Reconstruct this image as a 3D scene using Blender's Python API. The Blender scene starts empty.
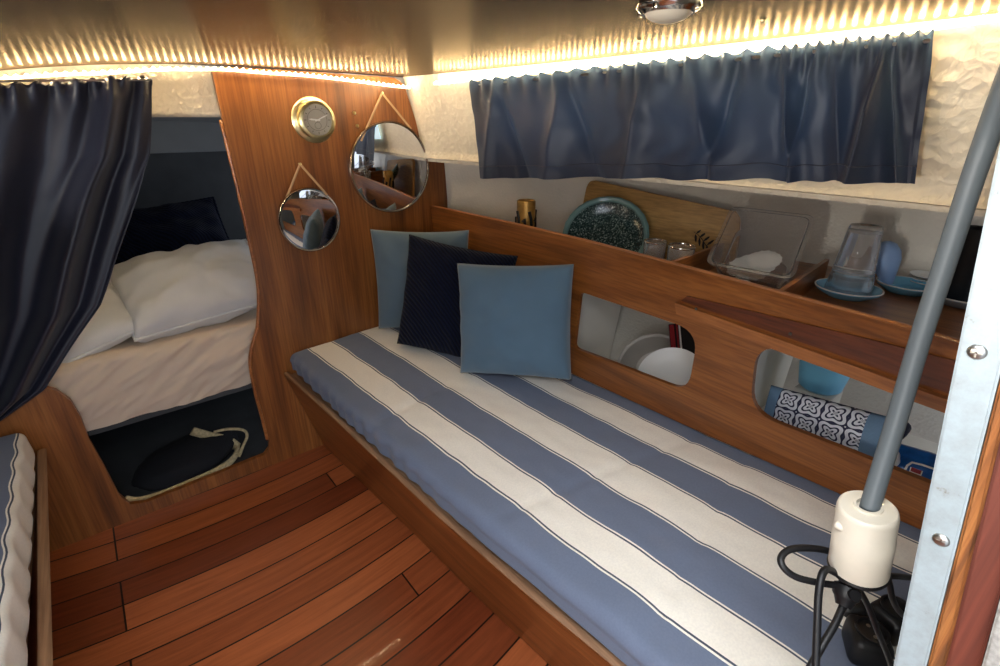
import bpy, bmesh, math, random
from mathutils import Vector, Matrix, noise
random.seed(7)
S = bpy.context.scene
COL = S.collection
PI = math.pi

# ------------------------------------------------------------------ camera
F, CX, CY = 490.0, 500.0, 333.0
TH = math.atan((CY - 120.0) / F)
YAW = math.atan((CX - 60.0) / (F / math.cos(TH)))
EYE = Vector((0, 0, 1.2))
FW = Vector((math.sin(YAW) * math.cos(TH), math.cos(YAW) * math.cos(TH), -math.sin(TH)))
RT = Vector((math.cos(YAW), -math.sin(YAW), 0))
UP = RT.cross(FW)
cam = bpy.data.objects.new('camera', bpy.data.cameras.new('camera'))
COL.objects.link(cam)
cam.matrix_world = Matrix(((RT.x, UP.x, -FW.x, EYE.x), (RT.y, UP.y, -FW.y, EYE.y), (RT.z, UP.z, -FW.z, EYE.z), (0, 0, 0, 1)))
cam.data.sensor_width = 36
cam.data.lens = 36 * F / 1000
cam.data.clip_start = 0.01
S.camera = cam

# ------------------------------------------------------------------ world, daylight, port fill, exposure
S.view_settings.view_transform = 'Standard'
S.view_settings.look = 'None'
S.view_settings.gamma = 1
S.view_settings.use_curve_mapping = False
S.view_settings.exposure = 0.66
S.cycles.use_denoising = True
S.cycles.max_bounces = 10
S.cycles.sample_clamp_indirect = 6
w = bpy.data.worlds.new('sky'); S.world = w; w.use_nodes = True
w.node_tree.nodes['Background'].inputs[0].default_value = (0.75, 0.85, 1, 1)
w.node_tree.nodes['Background'].inputs[1].default_value = 0.85
def area(name, loc, target, size, energy, col):
    l = bpy.data.lights.new(name, 'AREA'); l.shape = 'RECTANGLE'; l.size, l.size_y = size; l.energy = energy; l.color = col
    o = bpy.data.objects.new(name, l); COL.objects.link(o); o.location = loc
    o.rotation_euler = (Vector(target) - Vector(loc)).to_track_quat('-Z', 'Y').to_euler()
    return o
area('companionway_daylight', (-0.55, -0.55, 1.28), (0.55, 0.9, 0.62), (1.2, 1.0), 4, (0.94, 0.97, 1.0))
area('hatch_daylight', (-0.05, 0.0, 1.62), (0.2, 0.2, 0.0), (0.72, 0.6), 10, (0.97, 0.98, 1.0))
area('port_fill_light', (-1.38, 0.60, 1.02), (1.1, 0.5, 0.90), (1.5, 0.42), 172, (1.0, 0.97, 0.92))  # added fill lamp brightening the starboard side; no port window is built

def P(px, py, axis, val):                     # where the line of sight of a photo point meets a plane x, y or z = val
    d = FW + RT * ((px - CX) / F) - UP * ((py - CY) / F)
    return EYE + d * ((val - EYE[axis]) / d[axis])
def Pd(px, py, dep):
    return EYE + (FW + RT * ((px - CX) / F) - UP * ((py - CY) / F)) * dep
def lerp_tab(t, tab):
    if t <= tab[0][0]: return tab[0][1]
    for (a, va), (b, vb) in zip(tab, tab[1:]):
        if t <= b: return va + (vb - va) * (t - a) / (b - a)
    return tab[-1][1]

# ------------------------------------------------------------------ materials
def srgb(r, g, b):
    f = lambda c: (c / 255 / 12.92) if c / 255 <= 0.04045 else ((c / 255 + 0.055) / 1.055) ** 2.4
    return (f(r), f(g), f(b), 1)
class NT:
    def __init__(s, name):
        s.m = bpy.data.materials.new(name); s.m.use_nodes = True; s.t = s.m.node_tree
        s.b = s.t.nodes['Principled BSDF']
    def n(s, typ, **kw):
        nd = s.t.nodes.new(typ)
        for k, v in kw.items():
            if k.startswith('i_'): nd.inputs[k[2:].replace('_', ' ')].default_value = v
            else: setattr(nd, k, v)
        return nd
    def l(s, a, b): s.t.links.new(a, b)
    def ramp(s, stops, interp='LINEAR'):
        nd = s.n('ShaderNodeValToRGB'); cr = nd.color_ramp; cr.interpolation = interp
        while len(cr.elements) < len(stops): cr.elements.new(0.5)
        for e, (p, c) in zip(cr.elements, stops): e.position = p; e.color = c
        return nd
    def bump(s, h, strength, dist=0.005):
        b = s.n('ShaderNodeBump', i_Strength=strength, i_Distance=dist); s.l(h, b.inputs['Height']); s.l(b.outputs[0], s.b.inputs['Normal']); return b
def mat(name, col, rough=0.5, metal=0, var=0.0, vscale=8, bump=0, bscale=60, bdist=0.003, trans=0, sheen=0, coat=0, spec=0.5, ior=1.45):
    k = NT(name); b = k.b
    b.inputs['Base Color'].default_value = col; b.inputs['Roughness'].default_value = rough; b.inputs['Metallic'].default_value = metal
    b.inputs['Transmission Weight'].default_value = trans; b.inputs['Sheen Weight'].default_value = sheen
    b.inputs['Coat Weight'].default_value = coat; b.inputs['Specular IOR Level'].default_value = spec; b.inputs['IOR'].default_value = ior
    tc = k.n('ShaderNodeTexCoord')
    nz = k.n('ShaderNodeTexNoise', i_Scale=vscale, i_Detail=4); k.l(tc.outputs['Object'], nz.inputs['Vector'])
    lo = tuple(c * (1 - var) for c in col[:3]) + (1,); hi = tuple(min(1, c * (1 + var)) for c in col[:3]) + (1,)
    r = k.ramp([(0.3, lo), (0.7, hi)]); k.l(nz.outputs[0], r.inputs[0]); k.l(r.outputs[0], b.inputs['Base Color'])
    if bump:
        n2 = k.n('ShaderNodeTexNoise', i_Scale=bscale, i_Detail=5); k.l(tc.outputs['Object'], n2.inputs['Vector']); k.bump(n2.outputs[0], bump, bdist)
    return k.m
def wood(name, dark, mid, light, axis, scale=1.0, rough=0.35, coat=0.25, stretch=14):
    k = NT(name); tc = k.n('ShaderNodeTexCoord'); mp = k.n('ShaderNodeMapping')
    sc = [stretch * scale] * 3; sc[axis] = 1.0 * scale; mp.inputs['Scale'].default_value = sc
    k.l(tc.outputs['Object'], mp.inputs[0])
    a = k.n('ShaderNodeTexNoise', i_Scale=1.4, i_Detail=6, i_Roughness=0.6, i_Distortion=0.6); k.l(mp.outputs[0], a.inputs['Vector'])
    r = k.ramp([(0.28, dark), (0.5, mid), (0.74, light)]); k.l(a.outputs[0], r.inputs[0])
    mp2 = k.n('ShaderNodeMapping'); s2 = [170 * scale] * 3; s2[axis] = 5 * scale; mp2.inputs['Scale'].default_value = s2; k.l(tc.outputs['Object'], mp2.inputs[0])
    g = k.n('ShaderNodeTexNoise', i_Scale=1.0, i_Detail=3); k.l(mp2.outputs[0], g.inputs['Vector'])
    gr = k.ramp([(0.35, (0.62, 0.58, 0.55, 1)), (0.6, (1, 1, 1, 1))]); k.l(g.outputs[0], gr.inputs[0])
    mx = k.n('ShaderNodeMix', data_type='RGBA', blend_type='MULTIPLY'); mx.inputs[0].default_value = 0.8
    k.l(r.outputs[0], mx.inputs[6]); k.l(gr.outputs[0], mx.inputs[7]); k.l(mx.outputs[2], k.b.inputs['Base Color'])
    k.b.inputs['Roughness'].default_value = rough; k.b.inputs['Coat Weight'].default_value = coat; k.b.inputs['Coat Roughness'].default_value = 0.25
    k.bump(g.outputs[0], 0.12, 0.001)
    return k.m
def emit(name, col, st):
    k = NT(name); k.b.inputs['Base Color'].default_value = col; k.b.inputs['Emission Color'].default_value = col; k.b.inputs['Emission Strength'].default_value = st
    return k.m

M = {}
TEAK = (srgb(104, 58, 24), srgb(144, 86, 38), srgb(170, 108, 54))
M['teak_z'] = wood('teak_upright_grain', *TEAK, 2)
M['teak_y'] = wood('teak_long_grain', *TEAK, 1)
M['teak_x'] = wood('teak_cross_grain', *TEAK, 0)
M['mahogany_y'] = wood('mahogany_long_grain', srgb(66, 30, 16), srgb(104, 52, 27), srgb(126, 66, 34), 1)
M['lightteak_y'] = wood('pale_teak_long_grain', srgb(130, 76, 38), srgb(168, 104, 54), srgb(188, 122, 68), 1)
M['edge'] = wood('worn_plywood_edge', srgb(110, 76, 50), srgb(150, 112, 80), srgb(180, 145, 110), 1, rough=0.7, coat=0)
M['bamboo'] = wood('bamboo', srgb(170, 128, 66), srgb(192, 148, 82), srgb(206, 166, 100), 1, rough=0.45, coat=0.1)
M['redwood'] = wood('red_brown_wood', srgb(66, 26, 18), srgb(98, 42, 28), srgb(116, 56, 38), 2, rough=0.6, coat=0)
M['orangewood'] = wood('raw_orange_wood', srgb(66, 38, 18), srgb(150, 90, 40), srgb(178, 118, 60), 2, rough=0.8, coat=0, scale=4)
M['navy'] = mat('navy_satin', srgb(28, 33, 56), 0.45, var=0.12, bump=0.1, bscale=500, sheen=0.15)
M['navy_drape'] = mat('dark_navy_satin', srgb(31, 33, 47), 0.37, var=0.12, bump=0.1, bscale=500, sheen=0.1)
M['steelblue'] = mat('steel_blue_cotton', srgb(86, 112, 132), 0.9, var=0.06, bump=0.25, bscale=600, bdist=0.001, sheen=0.3)
M['greyblue'] = mat('grey_blue_cotton', srgb(92, 112, 126), 0.9, var=0.06, bump=0.25, bscale=600, bdist=0.001, sheen=0.3)
M['sheet'] = mat('cream_sheet', srgb(214, 194, 172), 0.9, var=0.05, bump=0.3, bscale=25, bdist=0.004)
M['pillowcase'] = mat('white_pillowcase', srgb(214, 212, 208), 0.9, var=0.05, bump=0.3, bscale=30, bdist=0.003)
M['brass'] = mat('brass', srgb(226, 210, 158), 0.3, 1)
M['chrome'] = mat('chrome', srgb(210, 205, 195), 0.15, 1)
M['steel'] = mat('steel', srgb(180, 178, 172), 0.3, 1)
M['mirror'] = mat('mirror_glass', (0.9, 0.9, 0.9, 1), 0.015, 1)
M['cord'] = mat('tan_cord', srgb(196, 160, 120), 0.8)
M['dial'] = mat('silver_dial', srgb(168, 162, 150), 0.5)
M['dialdark'] = mat('dark_dial_print', srgb(80, 76, 70), 0.5)
M['black'] = mat('black_rubber', srgb(18, 18, 20), 0.45)
M['blackcloth'] = mat('black_canvas', srgb(24, 25, 30), 0.9, bump=0.3, bscale=200)
M['jute'] = mat('jute', srgb(190, 172, 132), 0.9, var=0.25, vscale=120, bump=0.8, bscale=220)
M['ivory'] = mat('ivory_plastic', srgb(226, 218, 200), 0.4, var=0.06, vscale=30, coat=0.2)
M['hose'] = mat('grey_conduit', srgb(98, 106, 110), 0.45)
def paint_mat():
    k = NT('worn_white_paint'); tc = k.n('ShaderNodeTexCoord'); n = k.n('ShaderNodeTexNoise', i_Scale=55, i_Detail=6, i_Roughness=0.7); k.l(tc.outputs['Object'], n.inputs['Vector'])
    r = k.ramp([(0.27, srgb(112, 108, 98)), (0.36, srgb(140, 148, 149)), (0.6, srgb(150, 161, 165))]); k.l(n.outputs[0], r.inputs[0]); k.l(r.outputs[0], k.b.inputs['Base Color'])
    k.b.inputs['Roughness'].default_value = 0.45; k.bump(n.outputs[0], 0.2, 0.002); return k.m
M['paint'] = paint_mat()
M['whiteplastic'] = mat('white_plastic', srgb(226, 224, 218), 0.35)
M['greyplastic'] = mat('beige_grey_plastic', srgb(196, 188, 176), 0.4)
M['skyblue'] = mat('sky_blue_plastic', srgb(120, 190, 224), 0.35)
M['periwinkle'] = mat('pale_blue_silicone', srgb(142, 172, 216), 0.45)
M['saucer'] = mat('light_blue_glaze', srgb(124, 192, 224), 0.25, coat=0.4)
M['saucergrey'] = mat('grey_blue_glaze', srgb(150, 168, 184), 0.25, coat=0.4)
M['clear'] = mat('clear_glass', (1, 1, 1, 1), 0.03, trans=0.9, ior=1.3)
M['clearplastic'] = mat('clear_plastic', (0.97, 0.97, 0.97, 1), 0.04, trans=0.93, ior=1.35)
M['paper'] = mat('white_paper', srgb(228, 226, 218), 0.8)
M['frost'] = mat('frosted_lens', srgb(205, 196, 176), 0.35)
M['rim_tex'] = mat('glass_rim', srgb(126, 158, 152), 0.12, coat=0.5)
M['red'] = mat('red_print', srgb(150, 34, 40), 0.5)
M['package'] = mat('blue_wrapper', srgb(24, 84, 150), 0.3, var=0.4, vscale=40)
M['bookpale'] = mat('pale_carton', srgb(214, 208, 196), 0.6)
M['greyroof'] = mat('grey_speckled_paint', srgb(150, 146, 140), 0.8, var=0.3, vscale=200)
M['gold'] = mat('gold_foil', srgb(170, 130, 66), 0.35, 0.6, var=0.3, vscale=30)
M['led_tape'] = emit('led_tape_glow', (1, 0.80, 0.50, 1), 5.0)
M['led'] = emit('led_diode', (1, 0.76, 0.44, 1), 105.0)
M['diode_dim'] = M['led']

# vinyl headliner with an embossed crinkle
def vinyl(name, col, bs, strength, var=0.05):
    k = NT(name); tc = k.n('ShaderNodeTexCoord')
    v = k.n('ShaderNodeTexVoronoi', i_Scale=bs); n1 = k.n('ShaderNodeTexNoise', i_Scale=bs * 0.8, i_Detail=5, i_Distortion=1.5)
    k.l(tc.outputs['Object'], n1.inputs['Vector']); k.l(tc.outputs['Object'], v.inputs['Vector'])
    ad = k.n('ShaderNodeMath', operation='ADD'); k.l(v.outputs[0], ad.inputs[0]); k.l(n1.outputs[0], ad.inputs[1])
    n2 = k.n('ShaderNodeTexNoise', i_Scale=6, i_Detail=5); k.l(tc.outputs['Object'], n2.inputs['Vector'])
    r = k.ramp([(0.3, tuple(c * (1 - var * 2) for c in col[:3]) + (1,)), (0.65, col)]); k.l(n2.outputs[0], r.inputs[0]); k.l(r.outputs[0], k.b.inputs['Base Color'])
    k.b.inputs['Roughness'].default_value = 0.42; k.bump(ad.outputs[0], strength, 0.006)
    return k.m
M['vinyl'] = vinyl('crinkled_cream_vinyl', srgb(226, 214, 190), 55, 0.55)
M['hullpaint'] = vinyl('textured_pale_hull_paint', srgb(230, 222, 206), 130, 0.25, 0.06)
M['liner'] = mat('white_liner', srgb(238, 232, 218), 0.6, var=0.04)
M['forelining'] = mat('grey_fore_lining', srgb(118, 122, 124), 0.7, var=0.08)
M['shadelining'] = mat('shade_darkened_lining', srgb(66, 68, 70), 0.9, var=0.15, bump=0.3, bscale=200)  # lining colour darkened: shade of the forecabin and under-bunk cavity put into it

def plank_floor():
    k = NT('mahogany_planks'); tc = k.n('ShaderNodeTexCoord'); sp = k.n('ShaderNodeSeparateXYZ'); k.l(tc.outputs['Object'], sp.inputs[0])
    dx = k.n('ShaderNodeMath', operation='SUBTRACT'); k.l(sp.outputs[0], dx.inputs[0]); dx.inputs[1].default_value = 0.15
    sq = k.n('ShaderNodeMath', operation='MULTIPLY'); k.l(dx.outputs[0], sq.inputs[0]); k.l(dx.outputs[0], sq.inputs[1])
    s2 = k.n('ShaderNodeMath', operation='MULTIPLY'); k.l(sq.outputs[0], s2.inputs[0]); s2.inputs[1].default_value = -0.2
    v = k.n('ShaderNodeMath', operation='ADD'); k.l(sp.outputs[1], v.inputs[0]); k.l(s2.outputs[0], v.inputs[1])
    off = k.n('ShaderNodeMath', operation='ADD'); k.l(v.outputs[0], off.inputs[0]); off.inputs[1].default_value = 9.487 - 2.982 + 0.0078
    xo = k.n('ShaderNodeMath', operation='ADD'); k.l(sp.outputs[0], xo.inputs[0]); xo.inputs[1].default_value = 5.2
    cb = k.n('ShaderNodeCombineXYZ'); k.l(xo.outputs[0], cb.inputs[0]); k.l(off.outputs[0], cb.inputs[1])
    br = k.n('ShaderNodeTexBrick', offset=0.37, offset_frequency=3, squash=0.8, squash_frequency=2)
    k.l(cb.outputs[0], br.inputs['Vector'])
    br.inputs['Color1'].default_value = srgb(122, 58, 30); br.inputs['Color2'].default_value = srgb(188, 106, 60); br.inputs['Mortar'].default_value = srgb(22, 9, 6)
    br.inputs['Scale'].default_value = 1; br.inputs['Mortar Size'].default_value = 0.0024; br.inputs['Mortar Smooth'].default_value = 0.1
    br.inputs['Brick Width'].default_value = 1.25; br.inputs['Row Height'].default_value = 0.0945; br.inputs['Bias'].default_value = -0.1
    mp = k.n('ShaderNodeMapping'); mp.inputs['Scale'].default_value = (4, 60, 1); k.l(cb.outputs[0], mp.inputs[0])
    g = k.n('ShaderNodeTexNoise', i_Scale=1.2, i_Detail=6, i_Roughness=0.65, i_Distortion=0.5); k.l(mp.outputs[0], g.inputs['Vector'])
    gr = k.ramp([(0.3, (0.66, 0.6, 0.56, 1)), (0.65, (1.12, 1.1, 1.08, 1))]); k.l(g.outputs[0], gr.inputs[0])
    mx = k.n('ShaderNodeMix', data_type='RGBA', blend_type='MULTIPLY'); mx.inputs[0].default_value = 0.85
    k.l(br.outputs[0], mx.inputs[6]); k.l(gr.outputs[0], mx.inputs[7]); k.l(mx.outputs[2], k.b.inputs['Base Color'])
    k.b.inputs['Roughness'].default_value = 0.38; k.b.inputs['Coat Weight'].default_value = 0.15
    k.bump(g.outputs[0], 0.08, 0.001)
    return k.m
M['planks'] = plank_floor()

def ceiling_mat():
    k = NT('varnished_headliner'); tc = k.n('ShaderNodeTexCoord')
    mp = k.n('ShaderNodeMapping'); mp.inputs['Scale'].default_value = (3, 30, 3); k.l(tc.outputs['Object'], mp.inputs[0])
    a = k.n('ShaderNodeTexNoise', i_Scale=1.2, i_Detail=6); k.l(mp.outputs[0], a.inputs['Vector'])
    r = k.ramp([(0.3, srgb(50, 37, 32)), (0.7, srgb(62, 47, 40))]); k.l(a.outputs[0], r.inputs[0]); k.l(r.outputs[0], k.b.inputs['Base Color'])
    k.b.inputs['Roughness'].default_value = 0.6; k.b.inputs['Specular IOR Level'].default_value = 0.0
    gl = k.n('ShaderNodeBsdfAnisotropic'); gl.inputs['Color'].default_value = (1.0, 0.88, 0.70, 1); gl.inputs['Roughness'].default_value = 0.24
    mx = k.n('ShaderNodeMixShader'); mx.inputs[0].default_value = 0.2; k.l(k.b.outputs[0], mx.inputs[1]); k.l(gl.outputs[0], mx.inputs[2]); k.l(mx.outputs[0], k.t.nodes['Material Output'].inputs[0])
    n = k.n('ShaderNodeTexNoise', i_Scale=40, i_Detail=4); k.l(tc.outputs['Object'], n.inputs['Vector']); k.bump(n.outputs[0], 0.1, 0.001)
    return k.m
M['ceiling'] = ceiling_mat()

LO, HI = 0.25, 1.25
def stripe_mat():
    k = NT('striped_chambray'); uv = k.n('ShaderNodeUVMap', uv_map='stripe'); sp = k.n('ShaderNodeSeparateXYZ'); k.l(uv.outputs[0], sp.inputs[0])
    blue, cream, dk = srgb(108, 119, 141), srgb(247, 241, 228), srgb(70, 78, 92)
    st = [(0.0, blue)]
    for a, b in STR:
        for p, c in ((a - 0.009, cream), (a - 0.004, dk), (a, cream), (b, dk), (b + 0.004, cream), (b + 0.009, blue)):
            st.append(((p - LO) / (HI - LO), c))
    r = k.ramp(st, 'CONSTANT'); k.l(sp.outputs[0], r.inputs[0])
    tc = k.n('ShaderNodeTexCoord'); n = k.n('ShaderNodeTexNoise', i_Scale=260, i_Detail=3); k.l(tc.outputs['Object'], n.inputs['Vector'])
    gr = k.ramp([(0.35, (0.95, 0.95, 0.96, 1)), (0.65, (1.02, 1.02, 1.02, 1))]); k.l(n.outputs[0], gr.inputs[0])
    mx = k.n('ShaderNodeMix', data_type='RGBA', blend_type='MULTIPLY'); mx.inputs[0].default_value = 1
    k.l(r.outputs[0], mx.inputs[6]); k.l(gr.outputs[0], mx.inputs[7]); k.l(mx.outputs[2], k.b.inputs['Base Color'])
    k.b.inputs['Roughness'].default_value = 0.9; k.b.inputs['Sheen Weight'].default_value = 0.15
    k.bump(n.outputs[0], 0.08, 0.001)
    return k.m
STR = [(0.494, 0.575), (0.694, 0.795), (0.905, 0.985)]
M['stripe'] = stripe_mat()

def velvet_mat():
    k = NT('navy_ribbed_velvet'); tc = k.n('ShaderNodeTexCoord'); wv = k.n('ShaderNodeTexWave', i_Scale=38, i_Distortion=2.0); wv.bands_direction = 'DIAGONAL'
    k.l(tc.outputs['Object'], wv.inputs['Vector'])
    r = k.ramp([(0.2, srgb(5, 9, 24)), (0.8, srgb(11, 19, 44))]); k.l(wv.outputs[0], r.inputs[0]); k.l(r.outputs[0], k.b.inputs['Base Color'])
    k.b.inputs['Roughness'].default_value = 0.95; k.b.inputs['Specular IOR Level'].default_value = 0.2; k.b.inputs['Sheen Weight'].default_value = 0.05; k.bump(wv.outputs[0], 0.6, 0.004)
    return k.m
M['velvet'] = velvet_mat()
def speckle_mat():
    k = NT('speckled_green_glass'); tc = k.n('ShaderNodeTexCoord'); v = k.n('ShaderNodeTexNoise', i_Scale=190, i_Detail=4); k.l(tc.outputs['Object'], v.inputs['Vector'])
    r = k.ramp([(0.40, srgb(30, 50, 50)), (0.56, srgb(66, 92, 88)), (0.68, srgb(168, 188, 180))]); k.l(v.outputs[0], r.inputs[0]); k.l(r.outputs[0], k.b.inputs['Base Color'])
    k.b.inputs['Roughness'].default_value = 0.14; k.b.inputs['Coat Weight'].default_value = 0.6; k.bump(v.outputs[0], 0.3, 0.002)
    return k.m
M['speckle'] = speckle_mat()
def tile_mat():
    k = NT('blue_white_tile_print'); uv = k.n('ShaderNodeUVMap', uv_map='print')
    mp = k.n('ShaderNodeMapping'); mp.inputs['Scale'].default_value = (3.6, 2.6, 1); k.l(uv.outputs[0], mp.inputs[0])
    fr = k.n('ShaderNodeVectorMath', operation='FRACTION'); k.l(mp.outputs[0], fr.inputs[0])
    sb = k.n('ShaderNodeVectorMath', operation='SUBTRACT'); k.l(fr.outputs[0], sb.inputs[0]); sb.inputs[1].default_value = (0.5, 0.5, 0)
    ln = k.n('ShaderNodeVectorMath', operation='LENGTH'); k.l(sb.outputs[0], ln.inputs[0])
    sp = k.n('ShaderNodeSeparateXYZ'); k.l(sb.outputs[0], sp.inputs[0])
    at = k.n('ShaderNodeMath', operation='ARCTAN2'); k.l(sp.outputs[1], at.inputs[0]); k.l(sp.outputs[0], at.inputs[1])
    a8 = k.n('ShaderNodeMath', operation='MULTIPLY'); k.l(at.outputs[0], a8.inputs[0]); a8.inputs[1].default_value = 4
    cs = k.n('ShaderNodeMath', operation='COSINE'); k.l(a8.outputs[0], cs.inputs[0])
    m1 = k.n('ShaderNodeMath', operation='MULTIPLY'); k.l(cs.outputs[0], m1.inputs[0]); m1.inputs[1].default_value = 0.09
    r1 = k.n('ShaderNodeMath', operation='ADD'); k.l(ln.outputs['Value'], r1.inputs[0]); k.l(m1.outputs[0], r1.inputs[1])
    f = k.n('ShaderNodeMath', operation='MULTIPLY'); k.l(r1.outputs[0], f.inputs[0]); f.inputs[1].default_value = 26
    sn = k.n('ShaderNodeMath', operation='SINE'); k.l(f.outputs[0], sn.inputs[0])
    r = k.ramp([(0.0, srgb(222, 226, 232)), (0.12, srgb(24, 32, 66))], 'CONSTANT'); r.color_ramp.elements[1].position = 0.62
    hf = k.n('ShaderNodeMath', operation='MULTIPLY_ADD'); k.l(sn.outputs[0], hf.inputs[0]); hf.inputs[1].default_value = 0.5; hf.inputs[2].default_value = 0.42
    k.l(hf.outputs[0], r.inputs[0]); k.l(r.outputs[0], k.b.inputs['Base Color']); k.b.inputs['Roughness'].default_value = 0.6
    return k.m
M['tile'] = tile_mat()
M['denim'] = mat('pale_denim', srgb(104, 134, 164), 0.8, var=0.1, bump=0.3, bscale=200)
M['denimdark'] = mat('navy_denim', srgb(26, 30, 60), 0.8, var=0.1, bump=0.3, bscale=200)
def lit_cloth():
    m = M['navy'].copy(); m.name = 'navy_curtain_cloth'; t = m.node_tree; p = t.nodes['Principled BSDF']; out_ = t.nodes['Material Output']
    tr_ = t.nodes.new('ShaderNodeBsdfTranslucent'); tr_.inputs[0].default_value = srgb(70, 92, 118); mx = t.nodes.new('ShaderNodeMixShader'); mx.inputs[0].default_value = 0.25
    t.links.new(p.outputs[0], mx.inputs[1]); t.links.new(tr_.outputs[0], mx.inputs[2]); t.links.new(mx.outputs[0], out_.inputs[0]); return m
M['curtain_cloth'] = lit_cloth()
M['daylit_pane'] = emit('daylit_window_pane', (0.72, 0.92, 1, 1), 0.55)

# ------------------------------------------------------------------ mesh helpers
def NB(): return bmesh.new()
def tag(o, label, cat, group=None, kind=None):
    o['label'] = label; o['category'] = cat
    if group: o['group'] = group
    if kind: o['kind'] = kind
    return o
def obj(name, bm, m, parent=None, smooth=40, label=None):
    me = bpy.data.meshes.new(name)
    if parent is not None: bmesh.ops.translate(bm, verts=bm.verts, vec=-Vector(parent.location))
    bmesh.ops.recalc_face_normals(bm, faces=bm.faces)
    bm.to_mesh(me); bm.free()
    me.materials.append(M[m] if isinstance(m, str) else m)
    if smooth:
        for p in me.polygons: p.use_smooth = True
        if smooth < 180: me.set_sharp_from_angle(angle=math.radians(smooth))
    o = bpy.data.objects.new(name, me); COL.objects.link(o)
    if parent is not None: o.parent = parent
    if label: o['label'] = label
    return o
def sub(name, bm, m, part, root, smooth=40, label=None):      # a sub-part; its part sits at the root's origin
    o = obj(name, bm, m, root, smooth, label); o.parent = part; return o
def single(name, bm, m, loc, smooth=40):                      # a one-mesh thing with its origin at its base
    loc = Vector(loc); bmesh.ops.translate(bm, verts=bm.verts, vec=-loc)
    o = obj(name, bm, m, None, smooth); o.location = loc; return o
def thing(name, label, cat, loc, group=None):
    o = bpy.data.objects.new(name, None); COL.objects.link(o); o.location = loc; o.empty_display_size = 0.05
    return tag(o, label, cat, group)
def struct(name, bm, m, smooth=40):
    o = obj(name, bm, m, None, smooth); o['kind'] = 'structure'; return o
def box(bm, c, s, rot=None, bev=0.0):
    r = bmesh.ops.create_cube(bm, size=1); vs = r['verts']
    bmesh.ops.scale(bm, verts=vs, vec=s)
    if bev:
        es = list({e for v in vs for e in v.link_edges})
        q = bmesh.ops.bevel(bm, geom=es, offset=bev, segments=3, affect='EDGES', profile=0.5)
        vs = list({v for f in q['faces'] for v in f.verts} | {v for v in vs if v.is_valid})
    if rot is not None: bmesh.ops.rotate(bm, verts=vs, cent=(0, 0, 0), matrix=rot)
    bmesh.ops.translate(bm, verts=vs, vec=c)
    return vs
def spline(pts, n=8, closed=False):
    pts = [Vector(p) for p in pts]; out = []; L = len(pts)
    rng = range(L) if closed else range(L - 1)
    g = (lambda i: pts[i % L]) if closed else (lambda i: pts[max(0, min(L - 1, i))])
    for i in rng:
        a, b, c, d = g(i - 1), g(i), g(i + 1), g(i + 2)
        for k in range(n):
            t = k / n
            out.append(0.5 * ((2 * b) + (c - a) * t + (2 * a - 5 * b + 4 * c - d) * t * t + (3 * b - a - 3 * c + d) * t ** 3))
    if not closed: out.append(pts[-1])
    return out
def tube(bm, pts, r, segs=10, closed=False, flat=1.0, up=None):
    pts = [Vector(p) for p in pts]; n = len(pts); rings = []
    nrm = None
    for i, p in enumerate(pts):
        a = pts[(i - 1) % n] if closed or i > 0 else p; b = pts[(i + 1) % n] if closed or i < n - 1 else p
        t = (b - a).normalized()
        if up is not None: nrm = (Vector(up) - t * t.dot(Vector(up))).normalized()
        elif nrm is None:
            nrm = t.orthogonal().normalized()
        else: nrm = (nrm - t * t.dot(nrm)).normalized()
        bi = t.cross(nrm); rr = r[i] if isinstance(r, (list, tuple)) else r
        rings.append([bm.verts.new(p + (nrm * math.cos(2 * PI * k / segs) * flat + bi * math.sin(2 * PI * k / segs)) * rr) for k in range(segs)])
    for i in range(n if closed else n - 1):
        A, B = rings[i], rings[(i + 1) % n]
        for k in range(segs): bm.faces.new((A[k], A[(k + 1) % segs], B[(k + 1) % segs], B[k]))
    if not closed:
        bm.faces.new(rings[0][::-1]); bm.faces.new(rings[-1])
def frame(origin, z, x=None):
    z = Vector(z).normalized(); x = Vector(x) if x is not None else z.orthogonal(); x = (x - z * z.dot(x)).normalized(); y = z.cross(x)
    return Matrix(((x.x, y.x, z.x, origin[0]), (x.y, y.y, z.y, origin[1]), (x.z, y.z, z.z, origin[2]), (0, 0, 0, 1)))
def lathe(bm, prof, mtx, segs=40, mod=None):
    rings = []
    for (r, h) in prof:
        if r < 1e-6: rings.append([bm.verts.new(mtx @ Vector((0, 0, h)))])
        else: rings.append([bm.verts.new(mtx @ Vector((r * (mod(2 * PI * k / segs, h) if mod else 1) * math.cos(2 * PI * k / segs), r * (mod(2 * PI * k / segs, h) if mod else 1) * math.sin(2 * PI * k / segs), h))) for k in range(segs)])
    for A, B in zip(rings, rings[1:]):
        for k in range(segs):
            a, b = A[k % len(A)], A[(k + 1) % len(A)]; c, d = B[(k + 1) % len(B)], B[k % len(B)]
            vs = []
            for v in (a, b, c, d):
                if v not in vs: vs.append(v)
            if len(vs) >= 3: bm.faces.new(vs)
def roundpoly(pts, rad, n=7):
    out = []; L = len(pts)
    for i in range(L):
        p = Vector(pts[i]); a = (Vector(pts[i - 1]) - p); b = (Vector(pts[(i + 1) % L]) - p); r = rad[i]
        A = p + a.normalized() * r; B = p + b.normalized() * r
        for k in range(n + 1):
            t = k / n; out.append(A * (1 - t) ** 2 + p * 2 * t * (1 - t) + B * t * t)
    return out
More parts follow.
